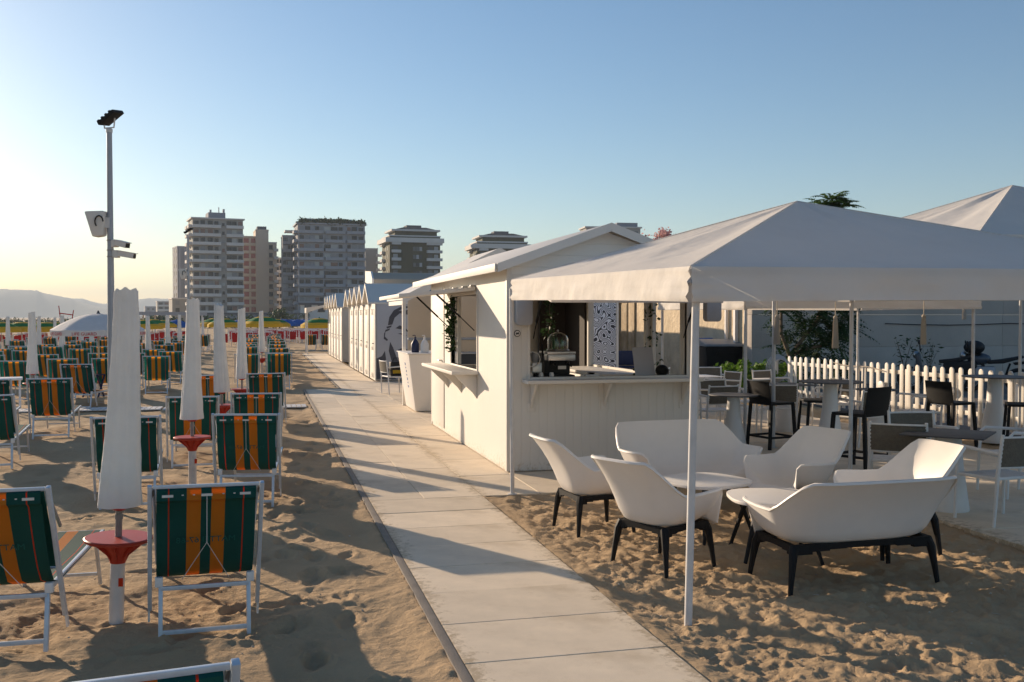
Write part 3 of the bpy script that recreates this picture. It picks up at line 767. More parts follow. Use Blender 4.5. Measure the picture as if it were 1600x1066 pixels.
def cone_table(name, lab, X, Y, h, rad, rt, rb, sq=0, rz=0, top=None, grp=None, hexed=False):
    t = thing(name, lab, 'table', (X, Y, 0), R(rz), grp)
    if sq: MB().box(-sq/2, sq/2, -sq/2, sq/2, h-.014, h).build('tabletop', top or m_slate, t, bevel=.004)
    else: MB().lathe([(rad-.003, h-.016), (rad, h-.012), (rad, h-.004), (rad-.003, h)], 48).build('tabletop', top or m_slate, t)
    MB().lathe([(rb, 0), (rb+.004, .012), (rb-.01, .1), (rt+.02, h*.6), (rt, h-.018)], 36).build('pedestal', m_plast, t, ang=50)
    MB().box(-.12, .12, -.012, .012, h-.03, h-.018).build('top_support', m_black, t)
    return t
cone_table('high_table', 'nearer tall table with a dark round top on a white cone', 7.29, 11.78, .95, .42, .085, .19, grp='tall round bar tables')
cone_table('high_table', 'tall table with a dark round top at the right edge of the photo', 10.2, 12.2, .95, .44, .09, .2, grp='tall round bar tables')
GD = 'dark topped dining tables on the terrace'
cone_table('dining_table', 'square dark table with a wide white pedestal behind the near sofa', 6.20, 8.02, .72, 0, .115, .19, sq=.72, rz=42, grp=GD)
cone_table('dining_table', 'small round dark table in front of the round white disc on the fence', 8.75, 12.9, .74, .3, .07, .17, grp=GD)
cone_table('dining_table', 'square dark table behind the left bar stool', 8.0, 14.2, .74, 0, .1, .19, sq=.72, rz=12, grp=GD)
cone_table('dining_table', 'round dark table between the kiosk corner and the tent poles', 6.25, 12.5, .74, .34, .08, .18, grp=GD)
cone_table('dining_table', 'pale square table at the back of the terrace near the planter', 7.6, 16.6, .74, 0, .1, .19, sq=.7, rz=5, grp=GD, top=m_plast)
def make_dchair():
    t = thing('dining_chair')
    for s in (-1, 1):
        MB().path([(.27*s, -.20, 0), (.262*s, -.215, .25), (.255*s, -.22, .44), (.25*s, -.27, .80)], [.014, .016, .018, .015], 8).build('rear_leg', m_plast, t)
        MB().path([(.275*s, .24, 0), (.27*s, .225, .42), (.268*s, .21, .62), (.262*s, .17, .655), (.255*s, -.235, .63)], [.014, .016, .016, .016, .015], 8).build('front_leg', m_plast, t)
    MB().path([(.26, .225, .40), (-.26, .225, .40), (-.25, -.21, .415), (.25, -.21, .415)], .015, 8, closed=True).build('seat_frame', m_plast, t)
    MB().box(-.245, .245, -.2, .215, .405, .418).build('seat', m_post, t, bevel=.005)
    rows = []
    for i in range(15):
        v = i/14; z = .52+.25*v; y = -.232-.035*v
        rows.append([(x_/12*.248, y-.035*(1-(x_/12)**2)+(.006 if (i % 2) else -.002), z) for x_ in range(-12, 13)])
    MB().sheet(rows).build('rope_back', m_rope, t, solid=.012, ang=80)
    for z in (.515, .775):
        MB().path([(x_/8*.252, -.228-(z-.5)*.13-.035*(1-(x_/8)**2), z) for x_ in range(-8, 9)], .011, 7).build('back_rail', m_plast, t)
    return tag(t, cat='chair', group='rope-backed white dining chairs on the terrace')
dc = make_dchair()
DP = [(6.30, 7.45, 5, 'rope-backed white chair at the right edge, back to the camera, before the square table'),
      (6.02, 8.50, -38, 'rope-backed white chair left of the square table behind the near sofa'),
      (6.70, 9.05, 172, 'rope-backed white chair on the far side of the square table'),
      (7.40, 8.55, 80, 'rope-backed white chair right of the square table, cut by the photo edge'),
      (9.35, 12.75, 78, 'rope-backed white chair facing left before the white disc on the fence'),
      (8.15, 12.35, 12, 'rope-backed white chair behind the front bar stool, at the small round table'),
      (8.9, 14.3, 80, 'rope-backed white chair between the tall table and the fence'),
      (9.3, 17.0, 200, 'sunlit rope-backed white chair at the fence corner'),
      (8.7, 18.4, 165, 'sunlit rope-backed white chair beside the dark bins'),
      (6.55, 13.75, 8, 'dark shaded rope-backed chair just right of the kiosk corner'),
      (7.75, 15.0, 15, 'rope-backed white chair in front of the green shrub'),
      (8.2, 16.9, 100, 'rope-backed white chair beside the pale square table'),
      (6.9, 16.4, -70, 'rope-backed white chair left of the pale square table'),
      (7.1, 14.6, 190, 'rope-backed white chair behind the round dark table near the kiosk'),
      (5.75, 13.3, -60, 'rope-backed white chair nearest the kiosk side wall'),
      (7.5, 18.6, 30, 'rope-backed white chair farthest back under the rear gazebo'),
      (7.6, 13.75, -20, 'rope-backed white chair left of the square table behind the left bar stool'),
      (3.30, 26.1, -70, 'white chair with a black bag beside the bearded face mural')]
DP[-1] = (2.95, 23.3, -78, DP[-1][3])
for i, (X, Y, r, lab) in enumerate(DP):
    if i == 0: dc.location = (X, Y, 0); dc.rotation_euler = (0, 0, R(r)); dc['label'] = lab
    else: dup(dc, (X, Y, 0), R(r), lab)
bg = thing('shoulder_bag', 'black and yellow bag resting on the white chair by the mural', 'bag', (3.02, 23.3, .42), R(12))
MB().box(-.17, .15, -.07, .07, 0, .34).build('body', m_blackm, bg, bevel=.04); MB().box(-.12, .1, -.078, -.072, .06, .14).build('pocket', m_yel, bg, bevel=.002)
MB().path([(-.1, 0, .32), (-.07, 0, .42), (.04, 0, .42), (.08, 0, .32)], .009, 6).build('handle', m_blackm, bg)
pl = thing('planter', 'white rounded planter standing among the dining tables', 'planter', (7.0, 15.6, 0))
MB().lathe([(.13, 0), (.19, .18), (.2, .34), (.17, .46), (.15, .45)], 24).build('pot', m_plast, pl); 
b = MB(); leafcloud(b, [(0, 0, .5), (.05, 0, .55), (-.04, .03, .52)], .05, 90, random.Random(3), .05); o = b.build('foliage', m_leafd, pl, smooth=False); o['kind'] = 'stuff'

# service desk and its bottles
dk = thing('service_desk', 'white tapered service desk beside the kiosk with faded blue marks down its side', 'desk', (0, 0, 0))
bx = (2.78, 3.42, 18.72, 20.0); tx = (2.62, 3.62, 18.50, 20.05); zt_ = 1.10
V = [(bx[0], bx[2], 0.012), (bx[1], bx[2], 0.012), (bx[1], bx[3], 0.012), (bx[0], bx[3], 0.012), (tx[0], tx[2], zt_), (tx[1], tx[2], zt_), (tx[1], tx[3], zt_), (tx[0], tx[3], zt_)]
m_ = MB(); m_._add(V, [(0,3,2,1),(4,5,6,7),(0,1,5,4),(1,2,6,5),(2,3,7,6),(3,0,4,7)]); m_.build('body', m_plast, dk, bevel=.02)
MB().box(2.85, 3.35, 18.8, 19.9, 0, .01).build('plinth', m_black, dk)
MB().box(2.60, 3.64, 18.48, 20.07, zt_+.002, zt_+.02).build('top', m_plast, dk, bevel=.006)
MB().box(3.30, 3.58, 18.535, 18.60, .90, 1.05).build('shelf_opening', m_brown, dk)  # solid dark block: the shade of a shelf opening painted as colour
def text(s, size, mt_, name, parent, ext=.001, mirror=False, cat=None):
    c = bpy.data.curves.new(name, 'FONT'); c.body = s; c.size = size; c.extrude = ext; c.align_x = 'CENTER'; c.align_y = 'CENTER'; c.resolution_u = 3
    to = bpy.data.objects.new(name, c); COL.objects.link(to); dg = bpy.context.evaluated_depsgraph_get(); dg.update()
    me = bpy.data.meshes.new_from_object(to.evaluated_get(dg)); bpy.data.objects.remove(to)
    me.materials.clear(); me.materials.append(mt_)
    o = bpy.data.objects.new(name, me); COL.objects.link(o)
    if parent is not None: o.parent = parent; KIDS.setdefault(parent.name, []).append(o)
    return o
m_bltx = mat('blue_lettering', (.05, .12, .32), .6)
ang_d = math.atan2(.16, zt_)
for q, (zz, hh) in enumerate(((.92, .05), (.84, .03), (.78, .045), (.70, .03), (.63, .05), (.55, .03), (.48, .04))):
    fx = lambda z: bx[0]-(bx[0]-tx[0])*z/zt_-.004
    MB().prism([(fx(zz), 19.10+.02*(q % 2), zz), (fx(zz), 19.22-.03*(q % 3), zz), (fx(zz-hh), 19.20, zz-hh), (fx(zz-hh), 19.12, zz-hh)], (.003, 0, 0)).build('blue_mark', m_bltx, dk)
for (x_, y_, mm, lab, c1) in ((2.82, 19.0, m_navy, 'dark blue pump bottle on the service desk', 'bottle'), (2.98, 18.85, m_plast, 'white squat bottle on the service desk beside the blue one', 'bottle')):
    t = thing('pump_bottle', lab, c1, (x_, y_, zt_+.021))
    MB().lathe([(.07, 0), (.08, .02), (.08, .16), (.05, .22), (.025, .25)], 14).build('body', mm, t)
    MB().lathe([(.022, .25), (.022, .29), (.008, .30), (.008, .33)], 10).path([(0, 0, .33), (-.05, 0, .325)], .008, 6).build('pump', mm, t)
# ================================================================ BEACH: DECKCHAIRS
BRK = [0, .115, .128, .30, .443, .548, .687, .867, .88, 1]
CM = [0, 2, 0, 1, 0, 1, 0, 2, 0]
def canvas_mb(prof, W=.54, thin=True):
    b = MB()
    for k in range(9):
        b.mi = CM[k]; xs = [-W/2+W*BRK[k], -W/2+W*BRK[k+1]]
        n = 3 if k in (0, 2, 4, 6, 8) else 2
        rows = []
        for (y, z, sg) in prof:
            row = []
            for j in range(n):
                x = xs[0]+(xs[1]-xs[0])*j/(n-1); row.append((x, y+sg*(1-(2*x/W)**2), z))
            rows.append(row)
        b.sheet(rows)
    return b
CANP = [(-.118, .935, 0), (-.135, .925, 0), (-.135, .865, 0), (-.118, .855, .0), (-.10, .84, .0), (-.075, .72, .02), (-.03, .58, .03), (.02, .46, .035), (.09, .365, .02), (.2, .325, .0), (.5, .335, 0), (.9, .33, 0), (1.44, .36, 0)]
def make_deckchair():
    t = thing('deckchair')
    for s in (-1, 1):
        MB().bar((.305*s, -.115, .955), (.305*s, .17, .13), .024, .034, (0, 1, 0)).build('back_rail', m_alu, t, bevel=.004)
        MB().bar((.245*s, .07, .35), (.245*s, -.01, -.03), .024, .03, (0, 1, 0)).build('rear_leg', m_alu, t, bevel=.004)
        MB().bar((.255*s, .05, .325), (.255*s, 1.46, .345), .022, .03).build('seat_rail', m_alu, t, bevel=.004)
        MB().bar((.24*s, 1.28, .335), (.24*s, 1.40, -.03), .022, .026, (0, 1, 0)).build('front_leg', m_alu, t, bevel=.004)
        MB().box(.255*s-.022, .255*s+.022, .035, .075, .30, .36).build('hinge', m_plast, t, bevel=.006)
        MB().bar((.29*s, -.09, .93), (.285*s, .20, .66), .012, .02, (0, 1, 0)).build('shade_arm', m_aludk, t)
        MB().bar((.31*s, .16, .17), (.31*s, .20, .05), .012, .03, (0, 1, 0)).build('rail_foot', m_plast, t)
    MB().bar((-.29, -.115, .945), (.29, -.115, .945), .02, .02).build('top_bar', m_alu, t, bevel=.003)
    MB().bar((-.245, .045, .29), (.245, .045, .29), .02, .026).build('crossbar', m_alu, t, bevel=.003)
    MB().bar((-.245, .0, .03), (.245, .0, .03), .02, .026).build('crossbar', m_alu, t, bevel=.003)
    MB().bar((-.255, 1.45, .345), (.255, 1.45, .345), .02, .026).build('crossbar', m_alu, t, bevel=.003)
    MB().bar((-.24, 1.39, .05), (.24, 1.39, .05), .018, .02).build('crossbar', m_alu, t)
    cv = canvas_mb(CANP).build('canvas', [m_green, m_orange, m_redln], t, solid=.002, merge=True)
    for s in (-.21, 0, .21): MB().box(s-.03, s+.03, -.141, -.1365, .885, .9).build('clip', m_paintw, t)
    for s in (-.13, -.07, .09, .15): MB().lathe([(.006, 0), (.006, .006)], 8, (s, -.139, .893)).build('rivet', m_paintw, t)
    b = MB(); b.path([(0, -.145, .885), (0.002, -.12, .60)], .0022, 4).path([(0.002, -.12, .60), (-.13, .02, .345)], .0022, 4).path([(0.002, -.12, .60), (.13, .02, .345)], .0022, 4)
    b.path([(0, -.15, .885), (.006, -.15, .86), (0, -.15, .845), (-.006, -.15, .86)], .003, 5, closed=True); b.build('cord', m_post, t)
    # folded sunshade hanging behind the backrest
    fr = MB().path([(-.285, -.07, .93), (-.27, .24, .40), (.27, .24, .40), (.285, -.07, .93)], .010, 7).build('shade_frame', m_alu, t)
    MB().sheet([[(-.27, -.06, .92), (.27, -.06, .92)], [(-.262, .10, .64), (.262, .10, .64)], [(-.262, .235, .41), (.262, .235, .41)]]).build('shade_fabric', m_green, t, solid=.002)
    return tag(t, cat='deckchair')
GC = 'green and orange striped deckchairs on the sand'
dchair = make_deckchair(); tag(dchair, group=GC); dchair.scale = (1, 1, .935)
def make_far_chair():
    t = thing('deckchair')
    b = MB()
    for s in (-1, 1):
        b.bar((.305*s, -.115, .955), (.305*s, .17, .13), .024, .034, (0, 1, 0)).bar((.245*s, .07, .35), (.245*s, -.01, -.03), .024, .03, (0, 1, 0))
        b.bar((.255*s, .05, .325), (.255*s, 1.46, .345), .022, .03).bar((.24*s, 1.28, .335), (.24*s, 1.40, -.03), .022, .026, (0, 1, 0))
    b.bar((-.29, -.115, .945), (.29, -.115, .945), .02, .02).bar((-.245, .0, .03), (.245, .0, .03), .02, .026)
    b.build('frame', m_alu, t, smooth=False)
    canvas_mb([(-.135, .935, 0), (-.13, .85, 0), (-.03, .58, .03), (.09, .365, .02), (.2, .325, .0), (1.44, .36, 0)]).build('canvas', [m_green, m_orange, m_redln], t, smooth=False)
    MB().sheet([[(-.27, -.06, .92), (.27, -.06, .92)], [(-.262, .235, .41), (.262, .235, .41)]]).build('shade_fabric', m_green, t, smooth=False)
    return tag(t, cat='deckchair', group=GC)
fchair = make_far_chair(); fchair.scale = (1, 1, .935)

def ctop(px, ytop): return PZ(px, ytop, .93+(-.03))
CH = [  # x, y, rotation, label
    (-.34, 5.99, 5, 'nearest fully visible striped deckchair, right of the front closed parasol'),
    (-1.41, 5.88, -3, 'striped deckchair cut by the left edge beside the front closed parasol'),
    (-.40, 2.88, 9, 'deckchair at the bottom edge of the photo of which only the top shows'),
    (-1.28, 10.15, 3, 'striped deckchair half hidden behind the front closed parasol'),
    (-.17, 9.9, -4, 'striped deckchair right of the second parasol, beside its red table'),
    (-.86, 12.9, 3, 'striped deckchair directly behind the second closed parasol'),
    (-.10, 13.1, -2, 'striped deckchair third in line along the paved walkway'),
    (.04, 17.0, -2, 'striped deckchair fourth in line along the paved walkway'),
    (-.88, 16.9, 4, 'striped deckchair seen between the second and third closed parasols'),
]
def addc(px, yt, rz, lab):
    X, Y = ctop(px, yt); CH.append((X+.1*math.sin(R(rz)), Y+.1, rz, lab))
addc(-22, 613, 4, 'striped deckchair cut by the left edge, with its pale seat rail pointing right')
addc(-20, 588, 6, 'upper of the two striped deckchairs cut by the left edge')
addc(76, 590, 3, 'striped deckchair at left in front of the pale walkway mat')
addc(121, 566, -9, 'slanting striped deckchair left of the lifeguard parasol table')
addc(21, 559, 2, 'striped deckchair left of the first closed parasol of the second row')
addc(72, 550, -3, 'striped deckchair just right of the white parasol at far left')
addc(124, 543, 2, 'striped deckchair under the left edge of the lifeguard parasol')
addc(157, 539, -4, 'striped deckchair under the middle of the lifeguard parasol')
addc(166, 557, 4, 'striped deckchair between the lifeguard parasol pole and the lamp post')
addc(243, 555, 3, 'striped deckchair in the middle gap between the front and second parasols')
addc(267, 547, -3, 'striped deckchair left of the second closed parasol, in the middle distance')
addc(437, 551, -1, 'striped deckchair right of the far lone parasol on the walkway row')
addc(386, 550, 2, 'striped deckchair left of the far lone parasol')
addc(4, 541, 2, 'small striped deckchair at the left edge behind the mat')
addc(28, 538, 2, 'small striped deckchair in the far left beside a closed parasol')
placed = []
PRT = ('MATTEI  67-68', 'B. MATTEI')
for i, (X, Y, r, lab) in enumerate(CH):
    z = gz(X, Y)+.01
    if i == 0: dchair.location = (X, Y, z); dchair.rotation_euler = (0, 0, R(r)); dchair['label'] = lab; t = dchair
    else: t = dup(dchair if Y < 24 else fchair, (X, Y, z), R(r), lab)
    t.rotation_euler[1] = R(rnd.uniform(-1.2, 1.2)); t.rotation_euler[0] = R(rnd.uniform(-2.5, 2.0) if i > 2 else 0); placed.append((X, Y))
for i in (0, 1, 4):                                # after copying, so only these three carry it
    t = [o for o in COL.objects if o.get('label') == CH[i][3]][0]
    o = text('MATTEI 67-68', .055, m_print, 'lettering', t, .0006)
    o.rotation_euler = (R(90), 0, 0); o.scale = (-1, 1, 1); o.location = (0, -.052, .60); o.rotation_euler = (R(107), 0, 0); o.location.y = -.045
# striped rows farther off
cols_ = [-.15, -3.85, -7.3, -10.8, -14.3, -17.8, -21.3, -24.8]
rows_ = [(23.7, 0), (27.6, 1), (31.4, 1), (35.0, 1), (38.8, 1), (42.5, 1), (46.0, 1), (49.6, 1), (53.4, 1), (57.2, 1)]
ordi = ['second', 'third', 'fourth', 'fifth', 'sixth', 'seventh', 'eighth']
nfar = 0
for ci, cx_ in enumerate(cols_):
    for Y0, _ in rows_:
        for s in (-1, 1):
            X = cx_+Y0*.003+s*.48+rnd.uniform(-.1, .1)+.03; Y = Y0+rnd.uniform(-.35, .35)
            s_ = (X*math.cos(YAW)-Y*math.sin(YAW))/(X*math.sin(YAW)+Y*math.cos(YAW))
            if s_*F+800 < -25 or (Y0 < 25 and ci < 1): continue
            if any(math.hypot(X-a, Y-c) < .8 for a, c in placed): continue
            if rnd.random() < (.10 if ci else .0): continue
            side = 'walkway' if ci == 0 else ('middle' if ci < 3 else 'seaward')
            dist = 'middle distance' if Y0 < 36 else ('far rows' if Y0 < 48 else 'farthest rows')
            lab = 'small striped deckchair in the %s of the %s block of the beach' % (dist, side)
            if nfar == 0 and False: pass
            lab = 'small striped deckchair, %s, %s block of the beach' % (dist, side); g_ = 'striped deckchairs, %s of the %s block' % (dist, side)
            if nfar == 0:
                fchair.location = (X, Y, gz(X, Y)+.01); tag(fchair, lab, group=g_)
            else: dup(fchair, (X, Y, gz(X, Y)+.01), R(rnd.uniform(-7, 7)), lab, g_)
            placed.append((X, Y)); nfar += 1
for (px, yt, lab) in ((486, 521, 'lone striped deckchair before the red chairs, near the beach cabins'), (510, 521, 'striped deckchair beside the beach cabins and a small red table')):
    X, Y = ctop(px, yt)
    dup(fchair, (X, Y, gz(X, Y)), R(-4), lab)
# remove the prototypes that were only templates
def drop(root):
    for ch in KIDS.get(root.name, []): drop(ch)
    bpy.data.objects.remove(root)
fk = fchair

# ---- red upright chairs of the next beach
def make_red():
    t = thing('folding_chair', cat='folding chair')
    b = MB()
    for s in (-1, 1):
        b.bar((.27*s, -.05, .0), (.27*s, .02, .92), .03, .03).bar((.27*s, .35, 0), (.27*s, -.02, .55), .03, .03).bar((.29*s, -.05, .6), (.29*s, .4, .6), .03, .03)
    b.bar((-.27, .02, .92), (.27, .02, .92), .03, .03)
    b.build('frame', m_plast, t, smooth=False)
    MB().box(-.2, .2, -.02, 0, .30, .84).box(-.2, .2, 0, .38, .28, .30).build('canvas', m_redcv, t, smooth=False)
    return tag(t, cat='folding chair')
rchair = make_red(); first = True
for Y0 in np.arange(66, 112, 3.3):
    for X0 in np.arange(-44, 8, .92):
        X = X0+rnd.uniform(-.3, .3); Y = Y0+rnd.uniform(-.7, .7)
        d = X*math.sin(YAW)+Y*math.cos(YAW); px = (X*math.cos(YAW)-Y*math.sin(YAW))/d*F+800
        if px < -10 or px > 516 or (px < 360 and rnd.random() < .72): continue
        if 300 < px < 345: continue
        if px > 425 and Y0 < 74: continue
        zone = 'left of the front parasol' if px < 215 else ('between the closed parasols' if px < 380 else 'in front of the tower blocks')
        depth = 'nearest' if Y0 < 80 else ('middle' if Y0 < 98 else 'farthest')
        lab = 'small red folding chair, %s rows, %s' % (depth, zone)
        g = 'red folding chairs, %s rows, %s' % (depth, zone)
        if first: rchair.location = (X, Y, gz(X, Y)); tag(rchair, lab, group=g); first = False
        else: dup(rchair, (X, Y, gz(X, Y)), R(rnd.uniform(-12, 12)), lab, g)

# ================================================================ CLOSED PARASOLS
def cover_mesh(seed, top=1.97, bot=.68):
    rr = random.Random(seed); n = 84; rows = []; m = 40; cr_ = [(rr.uniform(0, 6.28), rr.uniform(-.5, .5), rr.uniform(.10, .19), rr.uniform(.07, .15)) for _ in range(6)]
    ph = [rr.uniform(0, 6.28) for _ in range(6)]
    for i in range(m+1):
        v = i/m; z = bot+(top-bot)*v; r = .118*(1-v)+.064*v; r *= 1-.05*math.sin(v*math.pi)
        row = []
        for j in range(n):
            t = 2*math.pi*j/n
            k = 1+.07*math.sin(3*t+ph[0]+v*1.2)+.05*math.sin(5*t+ph[1]-v*2)*(1-v)+.03*math.sin(9*t+ph[2]+v*3)
            for (a_, dr, wd, dp) in cr_:
                q = (t-a_-dr*v+math.pi) % (2*math.pi)-math.pi; k -= dp*math.exp(-(q/wd)**2)*(.55+.45*math.sin(v*4+a_))*(1-.7*max(0, v-.8)/.2)
            k += .012*math.sin(v*31+3*math.sin(t*2+ph[1]))+.01*math.sin(v*57+t*3)
            zz = z
            if v > .93: zz += .018*math.sin(t+ph[3])*((v-.93)/.07)+.008*math.sin(7*t)*((v-.93)/.07); k *= 1+.05*math.sin(5*t+ph[4])*((v-.93)/.07)
            row.append((r*k*math.cos(t)*1.02+.012*math.sin(v*3+ph[5]), r*k*math.sin(t)*.94, zz))
        rows.append(row)
    b = MB(); b.sheet(rows, closed=True)
    tp = rows[-1]; b.sheet([tp, [(p[0]*.55, p[1]*.55, p[2]-.015) for p in tp], [(p[0]*.1, p[1]*.1, top-.03) for p in tp]], closed=True)
    b.path([(r_[2][0]*1.01, r_[2][1]*1.01, r_[2][2]) for r_ in rows], .004, 5)
    return b
def make_parasol(seed):
    t = thing('closed_parasol')
    MB().lathe([(.043, -.12), (.042, .38)], 18).build('lower_post', m_post, t)
    MB().lathe([(.021, .40), (.019, .70)], 12).lathe([(.024, .60), (.024, .63)], 12).build('upper_pole', m_aludk, t)
    MB().lathe([(.045, .335), (.048, .35), (.055, .385), (.11, .455), (.19, .468), (.197, .475), (.197, .487), (.19, .492), (.03, .494)], 40).build('round_tray', m_red, t, ang=30)
    b = MB()
    for i in range(8):
        a = 2*math.pi*i/8; b.prism([(.045*math.cos(a), .045*math.sin(a), .34), (.065*math.cos(a), .065*math.sin(a), .38), (.16*math.cos(a), .16*math.sin(a), .462), (.045*math.cos(a), .045*math.sin(a), .462)], (.004*math.sin(a), -.004*math.cos(a), 0))
    b.build('tray_rib', m_red, t)
    MB().lathe([(.035, .655), (.062, .675), (.062, .70), (.03, .72)], 20).build('collar', m_red, t)
    MB().box(.012, .038, -.0455, -.0425, .20, .25).build('sticker', m_redln, t)
    cover_mesh(seed).build('cover', m_cover, t, ang=70)
    return tag(t, cat='parasol', group='closed white parasols with red trays')
P0 = [make_parasol(s) for s in (3, 11)]
UP = [(PZ(182, 961, 0), .035, 'front closed white parasol with red tray, tallest in the photo'),
      ((-.76, 11.3), .003, 'second closed white parasol, directly above its own red tray'),
      ((-.60, 15.3), .01, 'third closed white parasol, overlapping the one behind it'),
      ((-.40, 19.0), .025, 'fourth closed white parasol, half behind the third'),
      ((-.06, 32.6), 0, 'lone closed white parasol between two deckchair rows on the walkway side'),
      (PD(52, 20.2), -.01, 'closed white parasol standing tall at the far left'),
      (PD(232, 34), 0, 'leftmost of the three closed parasols between the front and second ones'),
      (PD(262, 40.5), 0, 'middle of the three closed parasols between the front and second ones'),
      (PD(281, 47), 0, 'rightmost of the three closed parasols between the front and second ones'),
      (PD(97, 37), 0, 'closed parasol just under the left rim of the lifeguard parasol'),
      (PD(13, 44), 0, 'closed parasol nearest the left edge of the photo'),
      (PD(61, 41), 0, 'closed parasol just right of the tall one at far left'),
      (PD(86, 50), 0, 'small closed parasol left of the lifeguard parasol'),
      (PD(127, 48), 0, 'closed parasol seen under the lifeguard parasol, left one'),
      (PD(143, 43), 0, 'closed parasol seen under the lifeguard parasol, right one'),
      (PD(317, 66), 0, 'very small closed parasol right of the second parasol'),
      (PD(217, 52), 0, 'small closed parasol right of the front parasol cover'),
      (PD(113, 62), 0, 'tiny closed parasol behind the lifeguard parasol')]
for i, (p, tl, lab) in enumerate(UP):
    X, Y = p; src = P0[i % 2]
    loc = (X, Y, gz(X, Y)+.03)
    if i < 2: t = src; t.location = loc; t['label'] = lab
    else: t = dup(src, loc, rnd.uniform(0, 6), lab)
    t.rotation_euler = (R(rnd.uniform(-.8, .8)), tl, t.rotation_euler[2] if i > 1 else (.3 if i else 0))
    t.scale[2] = 1.0 if i < 5 else rnd.uniform(.93, .97)

# ================================================================ OPEN PARASOLS
def open_parasol(name, lab, X, Y, rad, zr, zt, colors, val=.12, pole=m_post, n=8, group=None, vcol=None, finial=m_blackm, words=None, tray=False):
    z = gz(X, Y); t = thing(name, lab, 'parasol', (X, Y, z), rnd.uniform(0, .7) if not words else R(14), group)
    b = MB(); seg = 5
    for k in range(n):
        a0_, a1_ = 2*math.pi*k/n, 2*math.pi*(k+1)/n; rows = []
        for i in range(seg+1):
            v = i/seg; r = rad*(1-v)+.03*v; zz = zr+(zt-zr)*(1-(1-v)**1.55) if False else zr+(zt-zr)*math.sin(v*math.pi/2)**.95
            row = []
            for j in range(5):
                u = j/4; a = a0_+(a1_-a0_)*u; rr_ = r*(1-.045*math.sin(math.pi*u)*(1-v)); row.append((rr_*math.cos(a), rr_*math.sin(a), zz-.02*math.sin(math.pi*u)*(1-v)))
            rows.append(row)
        for i in range(seg): b.mi = i % len(colors); b.sheet(rows[i:i+2])
    b.build('canopy', colors, t, merge=True, ang=25)
    b = MB()
    for k in range(n):
        a0_, a1_ = 2*math.pi*k/n, 2*math.pi*(k+1)/n
        top = [(rad*(1-.045*math.sin(math.pi*j/6))*math.cos(a0_+(a1_-a0_)*j/6), rad*(1-.045*math.sin(math.pi*j/6))*math.sin(a0_+(a1_-a0_)*j/6), zr-.02*math.sin(math.pi*j/6)) for j in range(7)]
        b.sheet([top, [(p[0]*1.005, p[1]*1.005, p[2]-val) for p in top]])
    b.build('valance', vcol or colors[0], t)
    MB().path([(0, 0, -.2), (0, 0, zt+.02)], .022, 8).build('pole', pole, t)
    MB().lathe([(.05, zt), (.035, zt+.02), (.015, zt+.07)], 10).build('finial', finial, t)
    b = MB()
    for k in range(n):
        a = 2*math.pi*k/n; b.path([(.03*math.cos(a), .03*math.sin(a), zt-.35), (rad*.55*math.cos(a), rad*.55*math.sin(a), zr+(zt-zr)*.62)], .006, 4)
    b.build('stretcher', m_aludk, t)
    if words:
        for k in range(n):
            a = 2*math.pi*(k+.5)/n; nx, ny = math.cos(a), math.sin(a)
            o = text(words, .10, m_redtx, 'lettering', t, .001)
            rm = rad*(.955*math.cos(math.pi/n)+.045)*1.002
            o.rotation_euler = (R(90), 0, a+math.pi/2); o.location = (rad*.972*nx, rad*.972*ny, zr-val*.55-.02)
    if tray:
        MB().lathe([(.045, .5), (.06, .55), (.12, .63), (.2, .65), (.2, .675), (.03, .68)], 28).build('round_tray', m_red, t, ang=30)
        MB().lathe([(.043, -.1), (.042, .5)], 16).build('lower_post', m_post, t)
    return t
X, Y = PD(154, 23.2)
open_parasol('lifeguard_parasol', 'open white parasol lettered LIFE GUARD in red, left of the lamp post', X, Y, 1.03, 1.56, 1.93, [m_cover], val=.13, words='LIFE GUARD', pole=m_blind, tray=True, finial=m_dgrey)
for (px, d, zz, lab) in ((411, 58, 1.9, 'largest green and yellow parasol, behind the lone closed parasol'), (499, 62, 1.82, 'green and yellow parasol beside the beach cabins'), (336, 74, 1.9, 'green and yellow parasol between the second and third closed parasols'),
                         (34, 62, 1.72, 'green and yellow parasol at far left by a closed parasol'), (72, 64, 1.72, 'green and yellow parasol left of the lifeguard parasol'), (2, 60, 1.75, 'green and yellow parasol cut by the left edge'), (238, 70, 1.85, 'green and yellow parasol behind the three closed parasols'),
                         (226, 66, 1.8, 'green and yellow parasol just right of the front closed parasol'), (350, 70, 1.85, 'green and yellow parasol left of the fourth closed parasol'),
                         (54, 78, 1.75, 'smaller green and yellow parasol between two at far left'), (92, 80, 1.75, 'smaller green and yellow parasol hidden partly by the lifeguard parasol'), (18, 82, 1.75, 'smaller green and yellow parasol behind the leftmost ones'),
                         (255, 84, 1.85, 'smaller green and yellow parasol behind the middle closed parasol'), (325, 90, 1.85, 'smaller green and yellow parasol right of the second closed parasol'), (388, 84, 1.85, 'smaller green and yellow parasol left of the largest one'), (432, 80, 1.85, 'smaller green and yellow parasol right of the largest one')):
    X, Y = PD(px, d); open_parasol('beach_parasol', lab, X, Y, 1.15, zz-.42-gz(X, Y)*0, zz, [m_yel, m_grn2, m_grn2, m_yel, m_grn2], val=.2, vcol=m_yel, group='open green and yellow parasols', finial=m_grn2)
